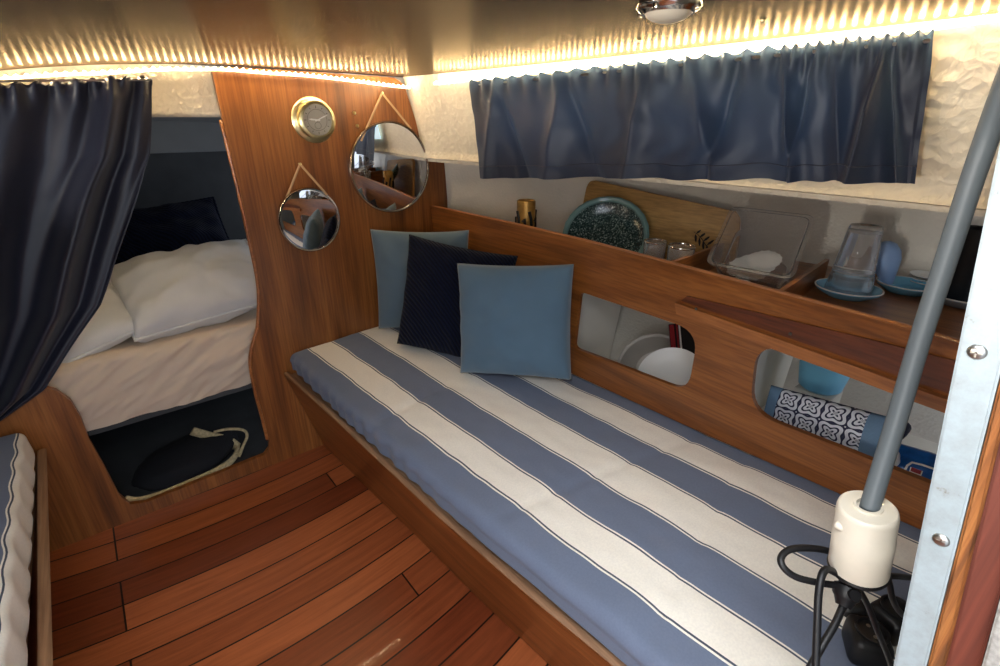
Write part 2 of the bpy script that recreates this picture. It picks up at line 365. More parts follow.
def sheet(loops, fn, thick, cuts=(), cuts2=()):
    """2D loops (first is the outline, others are holes) filled, cut across for bending, thickened, mapped by fn(u, v, w)."""
    bm = NB(); es = []
    for lp in loops:
        vs = [bm.verts.new((p[0], p[1], 0)) for p in lp]
        for i in range(len(vs)): es.append(bm.edges.new((vs[i], vs[(i + 1) % len(vs)])))
    bmesh.ops.triangle_fill(bm, edges=es, use_beauty=True, use_dissolve=False)
    for c in cuts: bmesh.ops.bisect_plane(bm, geom=bm.verts[:] + bm.edges[:] + bm.faces[:], plane_co=(c, 0, 0), plane_no=(1, 0, 0))
    for c in cuts2: bmesh.ops.bisect_plane(bm, geom=bm.verts[:] + bm.edges[:] + bm.faces[:], plane_co=(0, c, 0), plane_no=(0, 1, 0))
    ex = bmesh.ops.extrude_face_region(bm, geom=bm.faces[:])
    bmesh.ops.translate(bm, verts=[g for g in ex['geom'] if isinstance(g, bmesh.types.BMVert)], vec=(0, 0, thick))
    for v in bm.verts: v.co = Vector(fn(v.co.x, v.co.y, v.co.z))
    return bm
def grid(nu, nv, fn, bm=None):
    bm = bm or NB()
    V = [[bm.verts.new(fn(i / nu, j / nv)) for j in range(nv + 1)] for i in range(nu + 1)]
    for i in range(nu):
        for j in range(nv): bm.faces.new((V[i][j], V[i + 1][j], V[i + 1][j + 1], V[i][j + 1]))
    return bm
def thicken(bm, t, up=False):
    bmesh.ops.recalc_face_normals(bm, faces=bm.faces)
    if up:                                            # grow upwards: normals down, thickness behind them
        bm.normal_update()
        if sum(f.normal.z for f in bm.faces) < 0: bmesh.ops.reverse_faces(bm, faces=bm.faces)
        ex = bmesh.ops.extrude_face_region(bm, geom=bm.faces[:])
        bmesh.ops.translate(bm, verts=[g for g in ex['geom'] if isinstance(g, bmesh.types.BMVert)], vec=(0, 0, t)); return bm
    bmesh.ops.solidify(bm, geom=bm.faces[:], thickness=t); return bm
def nz(x, y, z=0.0, s=1.0): return noise.noise(Vector((x * s, y * s, z * s)))

# ------------------------------------------------------------------ the boat's shell
D = 1.711                                             # the main bulkhead
XT = [(-0.3, 1.06), (0.3, 1.06), (0.9, 1.052), (1.3, 1.02), (1.711, 0.975), (1.9, 0.95)]     # cabin side, top edge
XH = [(-0.3, 1.58), (0.0, 1.57), (0.4, 1.54), (0.9, 1.46), (1.3, 1.33), (1.711, 1.135), (2.6, 0.6)]   # hull side
def xt(y): return lerp_tab(y, XT)
def xh(y): return lerp_tab(y, XH)
def zc(x, y=0):
    d = x - 0.42
    return 1.343 - (0.045 if d < 0 else 0.004) * (d / 0.55) ** 2
struct('floor', grid(20, 20, lambda u, v: (-1.46 + 2.66 * u, -0.6 + 2.32 * v, 0)), 'planks')
struct('ceiling', sheet([[(-1.48, -0.02), (-0.5, -0.02), (-0.5, 0.34), (0.28, 0.34), (0.28, -0.02), (1.2, -0.02), (1.2, 1.74), (-1.48, 1.74)]],
       lambda u, v, w_: (u, v, zc(u) + w_), 0.02, [-1.4 + 0.1 * i for i in range(26)], [0.1 + 0.2 * i for i in range(8)]), 'ceiling', 60)
def cabin_side(u, v):
    y = -0.12 + 1.84 * u; x = xt(y) + 0.008
    z = 1.066 + (zc(x) + 0.004 - 1.066) * v
    return (x + 0.06 * (1 - v) + 0.004 * math.sin(v * PI) - 0.012 * math.exp(-(v / 0.05) ** 2), y, z)
struct('wall_right', thicken(grid(60, 24, cabin_side), 0.01), 'vinyl', 60)
def deck_edge(u, v):
    y = -0.12 + 1.84 * u; x0 = xt(y) + 0.06; return (x0 + (xh(y) + 0.02 - x0) * v, y, 1.066 + 0.02 * v)
def hull(u, v):
    y = -0.2 + 2.1 * u; z = 1.09 - 1.09 * v
    return (xh(y) + 0.02 * math.sin(v * PI) - 0.5 * max(0, v - 0.4) ** 2 * 1.3, y, z)
struct('wall_hull', thicken(grid(50, 30, hull), 0.01), 'hullpaint', 180)
struct('trim_1', thicken(grid(30, 4, deck_edge), 0.01), 'vinyl')
struct('wall_left', grid(10, 10, lambda u, v: (-1.46, -0.6 + 2.4 * u, 1.36 * v)), 'teak_y')

bm = NB(); box(bm, (-0.955, 0.55, 0.443), (0.016, 2.3, 0.886), bev=0.003)  # unseen panel added to keep the port lamp off the floor and lower bulkhead
struct('port_light_blocker', bm, 'teak_y')
# main bulkhead with its doorway
out = [(1.128, 0.0), (1.132, 0.5), (1.132, 1.063), (1.05, 1.066), (0.97, 1.315)]
for i in range(1, 16): out.append((0.97 - 0.606 * i / 16, zc(0.97 - 0.606 * i / 16) - 0.004))
out += [(0.364, 1.325), (0.364, 1.291), (0.366, 1.20), (0.373, 1.0), (0.376, 0.78), (0.374, 0.70), (0.366, 0.64), (0.345, 0.55), (0.322, 0.50), (0.303, 0.45), (0.295, 0.39),
        (0.294, 0.30), (0.297, 0.20), (0.298, 0.11), (0.293, 0.075), (0.272, 0.055), (-0.10, 0.045), (-0.14, 0.06), (-0.157, 0.107), (-0.165, 0.229), (-0.174, 0.33),
        (-0.173, 0.41), (-0.18, 0.465), (-0.20, 0.505), (-0.24, 0.54), (-0.32, 0.565), (-0.6, 0.58), (-0.66, 0.7), (-0.68, 1.19), (-1.46, 1.0), (-1.46, 0.0)]
struct('wall_front', sheet([out], lambda u, v, w_: (u, D + w_, v), 0.018), 'teak_z')
bm = NB()
edge_pts = [Vector((x - 0.003, D + 0.009, z)) for x, z in out[22:34]]
tube(bm, spline(edge_pts, 4), 0.0065, 8)
struct('trim_2', bm, 'lightteak_y', 180)

# forecabin beyond the bulkhead
bm = NB(); box(bm, (0.0, D + 0.10, 1.275), (2.1, 0.12, 0.135), bev=0.01)
struct('trim_3', bm, 'vinyl')
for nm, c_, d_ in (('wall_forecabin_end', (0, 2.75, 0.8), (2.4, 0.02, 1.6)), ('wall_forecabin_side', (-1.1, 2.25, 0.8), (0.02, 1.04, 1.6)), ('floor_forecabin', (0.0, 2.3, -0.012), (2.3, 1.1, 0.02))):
    bm = NB(); box(bm, c_, d_); struct(nm, bm, 'shadelining')
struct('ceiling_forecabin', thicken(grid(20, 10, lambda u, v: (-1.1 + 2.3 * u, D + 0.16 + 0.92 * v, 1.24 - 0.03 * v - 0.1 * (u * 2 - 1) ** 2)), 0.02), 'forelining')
bm = NB(); box(bm, (0.0, 2.45, 1.165), (2.1, 0.06, 0.17), bev=0.01)
struct('trim_4', bm, 'forelining')
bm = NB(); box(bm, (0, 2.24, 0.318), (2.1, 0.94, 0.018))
tag(single('bunk_board', bm, 'shadelining', (0, 1.78, 0.31)), 'shadowed plywood board under the forward bunk mattress', 'bunk base')

# aft bulkhead at the companionway, seen edge-on: white layer, orange wood strip, red-brown board
def aft_slab(f0, f1, x0, x1, bev=0.0015):
    bm = NB(); box(bm, (0, 0, 0), (1, 1, 1))
    for v in bm.verts:
        z = 0.3 if v.co.z < 0 else 1.335
        v.co = Vector((x0 if v.co.x < 0 else x1, (f0 if v.co.y > 0 else f1)(z), z))
    bmesh.ops.bevel(bm, geom=bm.edges[:], offset=bev, segments=2, affect='EDGES'); return bm
e0 = lambda z: -0.0045 + 0.138 * (z - 0.784)
e1 = lambda z: -0.0215 + 0.127 * (z - 0.800)
e2 = lambda z: -0.0300 + 0.140 * (z - 0.8146)
e3 = lambda z: -0.0450 + 0.140 * (z - 0.833)
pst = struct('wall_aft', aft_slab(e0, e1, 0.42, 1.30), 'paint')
struct('trim_5', aft_slab(lambda z: e1(z) - 0.0005, lambda z: e2(z) + 0.0005, 0.423, 1.30), 'orangewood')
struct('trim_6', aft_slab(e2, e3, 0.418, 1.30), 'redwood')
struct('trim_7', aft_slab(lambda z: e3(z) - 0.0005, lambda z: e3(z) - 0.06, 0.41, 1.30), 'greyroof')
for (px, py) in ((977, 352), (941, 540)):
    c = P(px, py, 0, 0.42); bm = NB()
    lathe(bm, [(0, 0.0022), (0.0028, 0.0021), (0.0046, 0.0012), (0.0052, 0.0), (0.0052, -0.003)], frame(c, (-1, 0, 0)), 20)
    box(bm, c + Vector((-0.0019, 0, 0)), (0.001, 0.0010, 0.006)); box(bm, c + Vector((-0.0019, 0, 0)), (0.001, 0.006, 0.0010))
    o = obj('screw', bm, 'steel'); o.parent = pst

# ------------------------------------------------------------------ lights of the cabin
def led_strip(name, path, label, n):
    pts = spline(path, 10); c0 = pts[0]
    t = thing(name, label, 'led strip', c0, 'led strips under the ceiling edge')
    bm = NB(); tube(bm, pts, 0.0032, 6); obj('tape', bm, 'led_tape', t)
    L = [0]
    for a, b in zip(pts, pts[1:]): L.append(L[-1] + (b - a).length)
    me = None
    for k in range(n):
        s = L[-1] * (k + 0.5) / n
        i = max(j for j in range(len(L) - 1) if L[j] <= s); f = (s - L[i]) / (L[i + 1] - L[i]); p = pts[i].lerp(pts[i + 1], f)
        if me is None:
            bm = NB(); bmesh.ops.create_icosphere(bm, subdivisions=1, radius=0.0038)
            o = obj('diode', bm, 'led', None, 180); me = o.data
        else:
            o = bpy.data.objects.new('diode', me); COL.objects.link(o)
        o.parent = t; d = (pts[i + 1] - pts[i]).normalized(); inw = Vector((-d.y, d.x, 0)).normalized()
        o.location = p + Vector((0, 0, 0.003)) + (Vector((0.3, 0.5, 0)) - Vector((p.x, p.y, 0))).normalized() * 0.006 - c0
led_strip('led_strip', [Vector((-0.55, D - 0.028, 1.21)), Vector((-0.3, D - 0.028, 1.255))] + [P(px, py, 1, D - 0.028) for px, py in
          [(0, 79), (57, 75), (110, 73), (154, 70), (198, 69.6), (229, 70), (264, 73), (308, 76), (352, 81), (383, 85), (410, 88)]],
          'glowing led strip along the top of the wooden bulkhead and dark drape', 84)
led_strip('led_strip', [P(px, py, 0, x) for px, py, x in [(434, 84, 0.975), (470, 80, 1.0), (535, 73, 1.028), (600, 66, 1.037), (700, 56, 1.042), (800, 45, 1.048), (880, 35, 1.048), (935, 28, 1.048), (1000, 19, 1.048)]]
          + [Vector((1.048, -0.05, 1.333))],
          'glowing led strip along the ceiling edge above the gathered window curtain', 88)

c = P(669, 5, 2, 1.338)
t = thing('ceiling_light', 'small round chrome dome light on the dark varnished ceiling', 'ceiling light', c)
DN = frame(c, (0, 0, -1))
bm = NB(); lathe(bm, [(0.026, -0.006), (0.039, -0.006), (0.042, 0.000), (0.041, 0.004), (0.037, 0.007), (0.034, 0.010), (0.031, 0.010), (0.029, 0.007), (0.026, 0.003)], DN); obj('rim', bm, 'chrome', t)
bm = NB(); lathe(bm, [(0.031, 0.007), (0.028, 0.012), (0.022, 0.0165), (0.012, 0.0195), (0, 0.0205)], DN); obj('lens', bm, 'frost', t)
bm = NB()
for k in range(4):
    a = k * PI / 2 + 0.6; q = DN @ Vector((0.038 * math.cos(a), 0.038 * math.sin(a), 0.006)); box(bm, q, (0.008, 0.008, 0.008), bev=0.002)
obj('clip', bm, 'chrome', t)
for (px, py) in ((503, 5), (460, 69), (639, 44), (762, 25)):
    c = P(px, py, 2, 1.334); c.z = zc(c.x); bm = NB(); lathe(bm, [(0.005, 0.001), (0.0045, -0.002), (0.0, -0.0035)], frame(c, (0, 0, 1)), 16)
    o = single('ceiling_screw', bm, 'brass', c)
    tag(o, {503: 'ceiling screw nearest the photo top, in the middle of the ceiling', 460: 'ceiling screw by the corner above the window curtain left end', 639: 'ceiling screw below left of the dome light', 762: 'ceiling screw right of the dome light above the curtain'}[px], 'screw', 'ceiling screws')

# ------------------------------------------------------------------ curtains
def win(y0, y1):
    return grid(12, 4, lambda u, v: (xt(y0 + (y1 - y0) * u) + 0.008 + 0.06 * (1 - (0.26 + 0.52 * v)) - 0.018, y0 + (y1 - y0) * u, 1.066 + (zc(1.05) - 1.066) * (0.26 + 0.52 * v)))
struct('window_1', win(0.33, 0.72), 'daylit_pane'); struct('window_2', win(0.82, 1.27), 'daylit_pane')
def window_curtain():
    top = [(0, P(470, 81, 0, 1.0)), (0.28, P(600, 67.5, 0, 1.03)), (0.62, P(780, 47.5, 0, 1.035)), (1, P(935, 31, 0, 1.035))]
    bot = [(0, P(483, 178, 0, 1.0)), (0.28, P(605, 178, 0, 1.025)), (0.62, P(770, 180, 0, 1.035)), (1, P(915, 184, 0, 1.035))]
    def L3(u, tab): return Vector([lerp_tab(u, [(a, v[i]) for a, v in tab]) for i in range(3)])
    folds = [(0.05, 0.02, .016), (0.085, 0.012, -.012), (0.20, 0.022, .018), (0.235, 0.015, -.014), (0.37, 0.018, .016), (0.50, 0.025, .02), (0.54, 0.016, -.016), (0.66, 0.02, .016), (0.70, 0.014, -.012), (0.80, 0.025, .014), (0.885, 0.02, .026), (0.92, 0.018, -.018)]
    t = thing('window_curtain', 'short gathered navy window curtain under the led strip', 'curtain', L3(0.5, bot))
    def fn(u, v):
        p = L3(u, top).lerp(L3(u, bot), v)
        amp = 0.25 + 0.75 * min(1, v * 2)
        o = sum(1.25 * h * math.exp(-abs((u - c0 - 0.05 * (v - 0.4) * (1 if i % 2 else -1)) / (w_ * (0.55 + 0.5 * v))) ** 1.4) for i, (c0, w_, h) in enumerate(folds)) * amp
        g = math.exp(-(v / 0.16) ** 2)
        o += g * 0.006 * math.sin(u * 190 + 4 * nz(u, 3, 0, 7)) + 0.0022 * math.sin(u * 95 + 6 * nz(u, v, 1, 3)) * (1 - v * 0.5)
        o += 0.007 * nz(u * 9, v * 2, 5)
        if v < 0.02: o *= 0.6
        p = p + Vector((-o - 0.004, 0, 0))
        p.z += 0.005 * nz(u * 14, 0, 2) * (0.4 + v) + (0.004 * math.sin(u * 190) if v < 0.03 else 0)
        if u > 0.985 and v > 0.0: p.x += 0.004
        return p
    obj('cloth', grid(300, 44, fn), 'curtain_cloth', t, 180)
    bm = NB()
    for vv in (0.875,):
        tube(bm, [fn(u / 150, vv) + Vector((-0.0006, 0, 0)) for u in range(151)], 0.0011, 5)
    obj('hem', bm, 'navy', t, 180)
    bm = NB(); tube(bm, [L3(u / 20, top) + Vector((0.003, 0, -0.012)) for u in range(21)], 0.003, 8); obj('rod', bm, 'steel', t)
window_curtain()
def door_curtain():
    redge = [(0, Vector((0.213, 0, 1.303))), (0.22, Vector((0.165, 0, 1.12))), (0.42, Vector((0.077, 0, 0.953))), (0.62, Vector((-0.045, 0, 0.735))), (0.84, Vector((-0.215, 0, 0.535))), (1, Vector((-0.36, 0, 0.455)))]
    ledge = [(0, Vector((-0.62, 0, 1.215))), (0.5, Vector((-0.6, 0, 0.9))), (1, Vector((-0.56, 0, 0.44)))]
    def L3(u, tab): return Vector([lerp_tab(u, [(a, v[i]) for a, v in tab]) for i in range(3)])
    t = thing('door_curtain', 'long dark navy drape pulled aside in the forward doorway', 'curtain', (-0.2, 1.64, 0.45))
    def fn(u, v):
        a, b = L3(v, ledge), L3(v, redge); p = a.lerp(b, u)
        if v < 0.05: p.z = min(p.z, zc(p.x) - 0.01)
        ph = u * 15 + 1.6 * nz(u * 3, v * 1.3, 4) + 0.8 * math.sin(v * 2.4)
        amp = (0.022 + 0.012 * math.sin(v * 3)) * (0.35 + 0.65 * min(1, v * 3))
        o = amp * math.sin(ph * 2.0) + 0.012 * math.sin(ph * 3.7 + 2) * (1 - 0.4 * v) + 0.010 * nz(u * 7, v * 3, 9)
        o += math.exp(-(v / 0.05) ** 2) * 0.008 * math.sin(u * 150 + 5 * nz(u, 0, 0, 8))
        o -= 0.02 * math.exp(-((u - 1) / 0.03) ** 2)
        p.x += 0.006 * nz(v * 6, u * 3, 2) * u
        return Vector((p.x, 1.648 - o, p.z + (0.004 * math.sin(u * 150) if v < 0.02 else 0)))
    obj('cloth', thicken(grid(220, 110, fn), 0.0018), 'navy_drape', t, 180)
    bm = NB(); tube(bm, spline([Vector((-0.62, 1.65, 1.195)), Vector((-0.2, 1.65, 1.268)), Vector((0.16, 1.65, 1.292)), Vector((0.20, 1.655, 1.294))], 6), 0.0028, 8); obj('rod', bm, 'steel', t)
door_curtain()

# ------------------------------------------------------------------ bulkhead fittings
NRM = Vector((0, -1, 0))
c = P(313, 120, 1, D); t = thing('ship_clock', 'round brass ship clock on the wooden bulkhead', 'clock', c)
FM = frame(c, NRM, (1, 0, 0))
bm = NB(); lathe(bm, [(0.0, 0.001), (0.068, 0.001), (0.069, 0.005), (0.066, 0.009), (0.060, 0.011), (0.056, 0.014), (0.055, 0.030), (0.057, 0.034), (0.057, 0.038)], FM, 56); obj('case', bm, 'brass', t)
bm = NB(); lathe(bm, [(0.057, 0.038), (0.0575, 0.042), (0.054, 0.046), (0.049, 0.047), (0.0465, 0.044), (0.0465, 0.036)], FM, 56); obj('bezel', bm, 'brass', t)
bm = NB(); lathe(bm, [(0, 0.037), (0.0468, 0.037)], FM, 48); dial = obj('dial', bm, 'dial', t)
bm = NB()
for k in range(12):
    a = k * PI / 6; q = FM @ Vector((0.038 * math.cos(a), 0.038 * math.sin(a), 0.0378))
    box(bm, q, (0.0075 if k % 3 == 0 else 0.005, 0.0008, 0.0018), rot=Matrix.Rotation(-a, 3, 'Y'))
tube(bm, [FM @ Vector((0.031 * math.cos(a * PI / 20), 0.031 * math.sin(a * PI / 20), 0.0375)) for a in range(40)], 0.0005, 5, True)
tube(bm, [FM @ Vector((0.010 * math.cos(a * PI / 10), -0.016 + 0.010 * math.sin(a * PI / 10), 0.0375)) for a in range(20)], 0.0006, 5, True)
sub('marking', bm, 'dialdark', dial, t)
for ang, ln, wd in ((0.42, 0.036, 0.0022), (3.05, 0.028, 0.003)):
    bm = NB(); tube(bm, [FM @ Vector((-0.008 * math.cos(ang), -0.008 * math.sin(ang), 0.040)), FM @ Vector((ln * 0.7 * math.cos(ang), ln * 0.7 * math.sin(ang), 0.040)), FM @ Vector((ln * math.cos(ang), ln * math.sin(ang), 0.040))], [wd * 0.7, wd, 0.0004], 6, flat=0.35, up=(0, 1, 0)); obj('hand', bm, 'whiteplastic', t)

def mirror(cpx, r, apex, ends, label, tilt):
    c = P(cpx[0], cpx[1], 1, D - 0.012)
    t = thing('hanging_mirror', label, 'mirror', (c.x, D, c.z), 'round cord-hung mirrors on the bulkhead')
    m = frame(c, NRM + Vector(tilt), (1, 0, 0))
    bm = NB(); lathe(bm, [(r - 0.006, 0.003), (r - 0.005, 0.0065), (r - 0.001, 0.0075), (r + 0.0015, 0.004), (r + 0.0015, -0.008), (r - 0.01, -0.009)], m, 72); obj('frame', bm, 'chrome', t)
    bm = NB(); lathe(bm, [(0, 0.0025), (r - 0.012, 0.0025), (r - 0.005, 0.0018)], m, 72); obj('glass', bm, 'mirror', t)
    bm = NB(); lathe(bm, [(0, -0.0085), (r - 0.004, -0.0085)], m, 48); obj('back', bm, 'black', t)
    a = P(apex[0], apex[1], 1, D - 0.010)
    for e in ends:
        q = P(e[0], e[1], 1, D - 0.016); bm = NB(); tube(bm, [a, a.lerp(q, 0.5) + Vector((0, -0.001, 0)), q], 0.0038, 8, flat=0.6, up=(0, 1, 0)); obj('strap', bm, 'cord', t)
    bm = NB(); lathe(bm, [(0, 0.016), (0.004, 0.016), (0.0045, 0.013), (0.003, 0.011), (0.003, 0)], frame((a.x, D, a.z), NRM), 14); obj('peg', bm, 'brass', t)
mirror((310, 220), 0.105, (300, 164), [(285.5, 200), (327, 195)], 'smaller round mirror on a tan cord, below the brass clock', (0.07, 0, 0.0))
mirror((391, 168), 0.157, (382, 93), [(361, 141), (411, 129)], 'larger round mirror on a tan cord, in the bulkhead corner by the window', (0, 0, -0.02))
for px, py in ((354, 113), (357, 126)):
    c = P(px, py, 1, D); bm = NB(); lathe(bm, [(0, 0.008), (0.004, 0.007), (0.006, 0.003), (0.006, 0)], frame(c, NRM), 14)
    tag(single('screw', bm, 'brass', c), 'upper brass screw head beside the clock' if py < 120 else 'lower brass screw head beside the clock', 'screw', 'brass screws beside the clock')

# ------------------------------------------------------------------ starboard settee
FX = [(-0.3, 0.505), (0.27, 0.485), (0.47, 0.463), (0.77, 0.440), (1.33, 0.414), (1.70, 0.390)]         # top edge of the front board
FB = [(-0.3, 0.63), (0.51, 0.575), (0.756, 0.552), (1.154, 0.527), (1.70, 0.488)]                        # its foot
t = thing('settee_base', 'long wooden settee base with a leaning front board on the plank floor', 'settee', (0.55, 0.7, 0))
def fboard(u, v, w_):
    y = 1.70 - 2.0 * u; zt = 0.362
    return (lerp_tab(y, FX) + (lerp_tab(y, FB) - lerp_tab(y, FX)) * (1 - v) + w_, y, 0.001 + (zt - 0.003) * v)
bm = sheet([[(0, 0), (1, 0), (1, 1), (0, 1)]], fboard, 0.017, [i / 24 for i in range(1, 24)], [0.5]); obj('front_board', bm, 'teak_y', t)
bm = NB(); ring = [(lerp_tab(1.70 - 2.0 * i / 30, FX) + 0.0085, 1.70 - 2.0 * i / 30, 0.3625) for i in range(31)]
tube(bm, ring, 0.0088, 8, flat=0.45, up=(0, 0, 1)); obj('edge_strip', bm, 'edge', t, label='worn pale top edge strip')
bm = grid(2, 24, lambda u, v: (lerp_tab(1.70 - 2.0 * v, FX) + 0.02 + (1.36 - (lerp_tab(1.70 - 2.0 * v, FX)) - 0.26 * max(0, (0.9 - v * 2) )) * u * 0.72, 1.70 - 2.0 * v, 0.352)); obj('seat_board', thicken(bm, 0.012), 'edge', t)

def zb(y): return lerp_tab(y, [(0.0, 0.492), (0.17, 0.482), (0.5, 0.465), (0.9, 0.452), (1.7, 0.447)])
XF = [(-0.3, 0.512), (0.27, 0.497), (0.41, 0.486), (0.72, 0.461), (1.26, 0.434), (1.65, 0.424), (1.71, 0.424)]
S_REF = [0.405, 0.494, 0.575, 0.694, 0.795, 0.905, 0.985, 1.06, 1.2]
S_AFT = [0.484, 0.577, 0.648, 0.750, 0.840, 0.938, 1.018, 1.075, 1.2]        # the same boundaries at y = 0.2
def s_of(x, y):
    f = (1.65 - y) / 1.45
    tab = [(a + (b - a) * f, r_) for a, b, r_ in zip(S_AFT and [a for a in S_REF], S_AFT, S_REF)]
    if x < tab[0][0]: return tab[0][1] + (x - tab[0][0])
    return lerp_tab(x, tab)
def mattress():
    bm = NB(); uvl = bm.loops.layers.uv.new('stripe'); sv = {}
    prof = []
    for k in range(6): prof.append(('f', k / 6))                   # front face, rising
    for k in range(7): prof.append(('r', k / 6))                   # rounded edge
    for k in range(1, 61): prof.append(('t', k / 60))              # top
    prof.append(('b', 1))
    NY = 150; rows = []
    for j in range(NY + 1):
        y = 1.704 - 1.748 * j / NY; x0 = lerp_tab(y, XF); R = 0.028; row = []
        endf = min(1, (1.712 - y) / 0.02)
        for kind, f in prof:
            zt0 = 0.432
            if kind == 'f': x, z = x0 + 0.003, 0.367 + (zt0 - R - 0.367) * f
            elif kind == 'r': a = f * PI / 2; x, z = x0 + R - R * math.cos(a), zt0 - R + R * math.sin(a)
            elif kind == 't':
                x = x0 + R + (1.072 - x0 - R) * f
                z = zt0 + (zb(y) - 0.004 - zt0) * f + 0.010 * math.sin(f * PI)
            else: x, z = 1.072, 0.367
            s = s_of(x, y) if kind not in 'f' else s_of(x0, y) - 0.02 * (1 - f)
            wr = 0
            if kind in 'rt':
                ff = (x - x0)
                wr += 0.0035 * nz(x * 5, y * 5, 1) + 0.0025 * nz(x * 13, y * 11, 2)
                wr += -0.004 * math.exp(-((y - 1.10 - 0.10 * ff) / 0.013) ** 2) * math.exp(-(ff / 0.5) ** 2)
                wr += -0.0035 * math.exp(-((y - 0.62 + 0.25 * ff) / 0.011) ** 2) - 0.003 * math.exp(-((y - 0.25 - 0.2 * ff) / 0.012) ** 2) + 0.0016 * nz(x * 9 + y * 14, y * 6 - x * 30, 4) + 0.0012 * nz(x * 30, y * 24, 6)
            if kind in 'fr':
                x += 0.0034 * math.sin(y * 95 + 3 * nz(0, y, 0, 4)) * (1 if kind == 'f' else 1 - f) * max(0, min(1, (y - 0.6) / 0.4)) + 0.003 * nz(y * 9, z * 5)
            z += wr - 0.006 * (1 - endf)
            s += 0.004 * nz(x * 3, y * 7, 8) + 0.002 * nz(x * 6, y * 17, 5)
            v = bm.verts.new((x, y, z)); sv[v] = s; row.append(v)
        rows.append(row)
    for A, B in zip(rows, rows[1:]):
        for k in range(len(prof) - 1): bm.faces.new((A[k], A[k + 1], B[k + 1], B[k]))
        bm.faces.new((A[-1], A[0], B[0], B[-1]))
    bm.faces.new(rows[0]); bm.faces.new(rows[-1][::-1])
    for fc in bm.faces:
        for lp in fc.loops: lp[uvl].uv = ((sv[lp.vert] - LO) / (HI - LO), lp.vert.co.y)
    o = single('seat_mattress', bm, 'stripe', (0.75, 0.8, 0.367), 60)
    tag(o, 'blue and cream striped mattress on the long wooden settee with cushions', 'mattress')
mattress()

# port settee
t = thing('settee_base', 'narrow glimpse of wooden settee board left of the plank floor', 'settee', (-0.6, 0.9, 0))
bm = sheet([[(0, 0), (1, 0), (1, 1), (0, 1)]], lambda u, v, w_: (-0.266 + 0.028 * u - w_ + 0.0 * v - 0.16 * (1 - v), 1.695 - 1.1 * u, 0.001 + 0.345 * v), 0.018, [0.25, 0.5, 0.75]); obj('front_board', bm, 'mahogany_y', t)
bm = NB(); tube(bm, [(-0.275 + 0.028 * i / 10, 1.695 - 1.1 * i / 10, 0.347) for i in range(11)], 0.010, 8, flat=0.5, up=(0, 0, 1)); obj('edge_strip', bm, 'edge', t, label='worn pale top edge strip')
bm = NB(); box(bm, (-0.69, 1.14, 0.325), (0.80, 1.1, 0.014)); obj('seat_board', bm, 'edge', t)
def port_mattress():
    bm = NB(); uvl = bm.loops.layers.uv.new('stripe'); sv = {}; rows = []
    for j in range(71):
        y = 1.69 - 1.1 * j / 70; row = []; xe = -0.289 + 0.014 * (1.69 - y) + 0.0025 * math.sin(y * 62) + 0.004 * nz(y * 8, 1)
        p = [(-1.05, 0.335, 0.30), (-1.05, 0.43, 0.30)] + [(-1.05 + (xe - 0.018 + 1.05) * k / 30, 0.438 + 0.006 * math.sin(k / 30 * PI), 0.30 + 0.184 * k / 30) for k in range(1, 31)]
        p += [(xe - 0.018 + 0.018 * math.sin(a * PI / 12), 0.420 + 0.018 * math.cos(a * PI / 12), 0.485 + 0.0055 * a) for a in range(1, 7)]
        p += [(xe, 0.39, 0.535), (xe + 0.002, 0.36, 0.55), (xe - 0.006, 0.335, 0.56)]
        for x, z, s in p:
            zz = z + (0.004 * nz(x * 6, y * 6, 3) + 0.0025 * nz(x * 15, y * 15, 3) if z > 0.40 else 0) - 0.02 * max(0, 1 - (1.69 - y) / 0.05) ** 2 * (z > 0.4)
            v = bm.verts.new((x, y, zz)); sv[v] = s; row.append(v)
        rows.append(row)
    for A, B in zip(rows, rows[1:]):
        for k in range(len(A)): bm.faces.new((A[k], A[(k + 1) % len(A)], B[(k + 1) % len(A)], B[k]))
    bm.faces.new(rows[0]); bm.faces.new(rows[-1][::-1])
    for fc in bm.faces:
        for lp in fc.loops: lp[uvl].uv = ((sv[lp.vert] - LO) / (HI - LO), lp.vert.co.y)
    tag(single('seat_mattress', bm, 'stripe', (-0.65, 1.1, 0.335), 60), 'blue mattress corner with cream edge at the far left of the floor', 'mattress')
port_mattress()

# ------------------------------------------------------------------ cushions
def cushion_bm(wd, ht, tk, seed, pinch=0.05, ears=0.0):
    bm = NB(); n = 44
    def side(sg):
        V = {}
        for i in range(n + 1):
            for j in range(n + 1):
                u = -1 + 2 * i / n; v = -1 + 2 * j / n
                e = max(0, (1 - u * u) * (1 - v * v))
                x = u * wd / 2 * (1 - pinch * (1 - v * v)); z = v * ht / 2 * (1 - pinch * (1 - u * u)) + ht / 2
                y = sg * (tk / 2 * e ** 0.42 * (1 - 0.10 * v))
                y += sg * e ** 0.5 * (0.008 * nz(u * 1.7, v * 1.7, seed) + 0.006 * nz(u * 4, v * 4, seed + 2))
                ang = math.atan2(v, u); rr = max(abs(u), abs(v))
                y += sg * 0.006 * math.sin(ang * 13 + seed + 3 * nz(u, v, seed)) * max(0, rr - 0.55) * 2 * e ** 0.3
                V[i, j] = bm.verts.new((x, y, z))
        for i in range(n):
            for j in range(n): bm.faces.new((V[i, j], V[i + 1, j], V[i + 1, j + 1], V[i, j + 1]))
    side(1); side(-1)
    bmesh.ops.remove_doubles(bm, verts=bm.verts, dist=0.0004)
    return bm
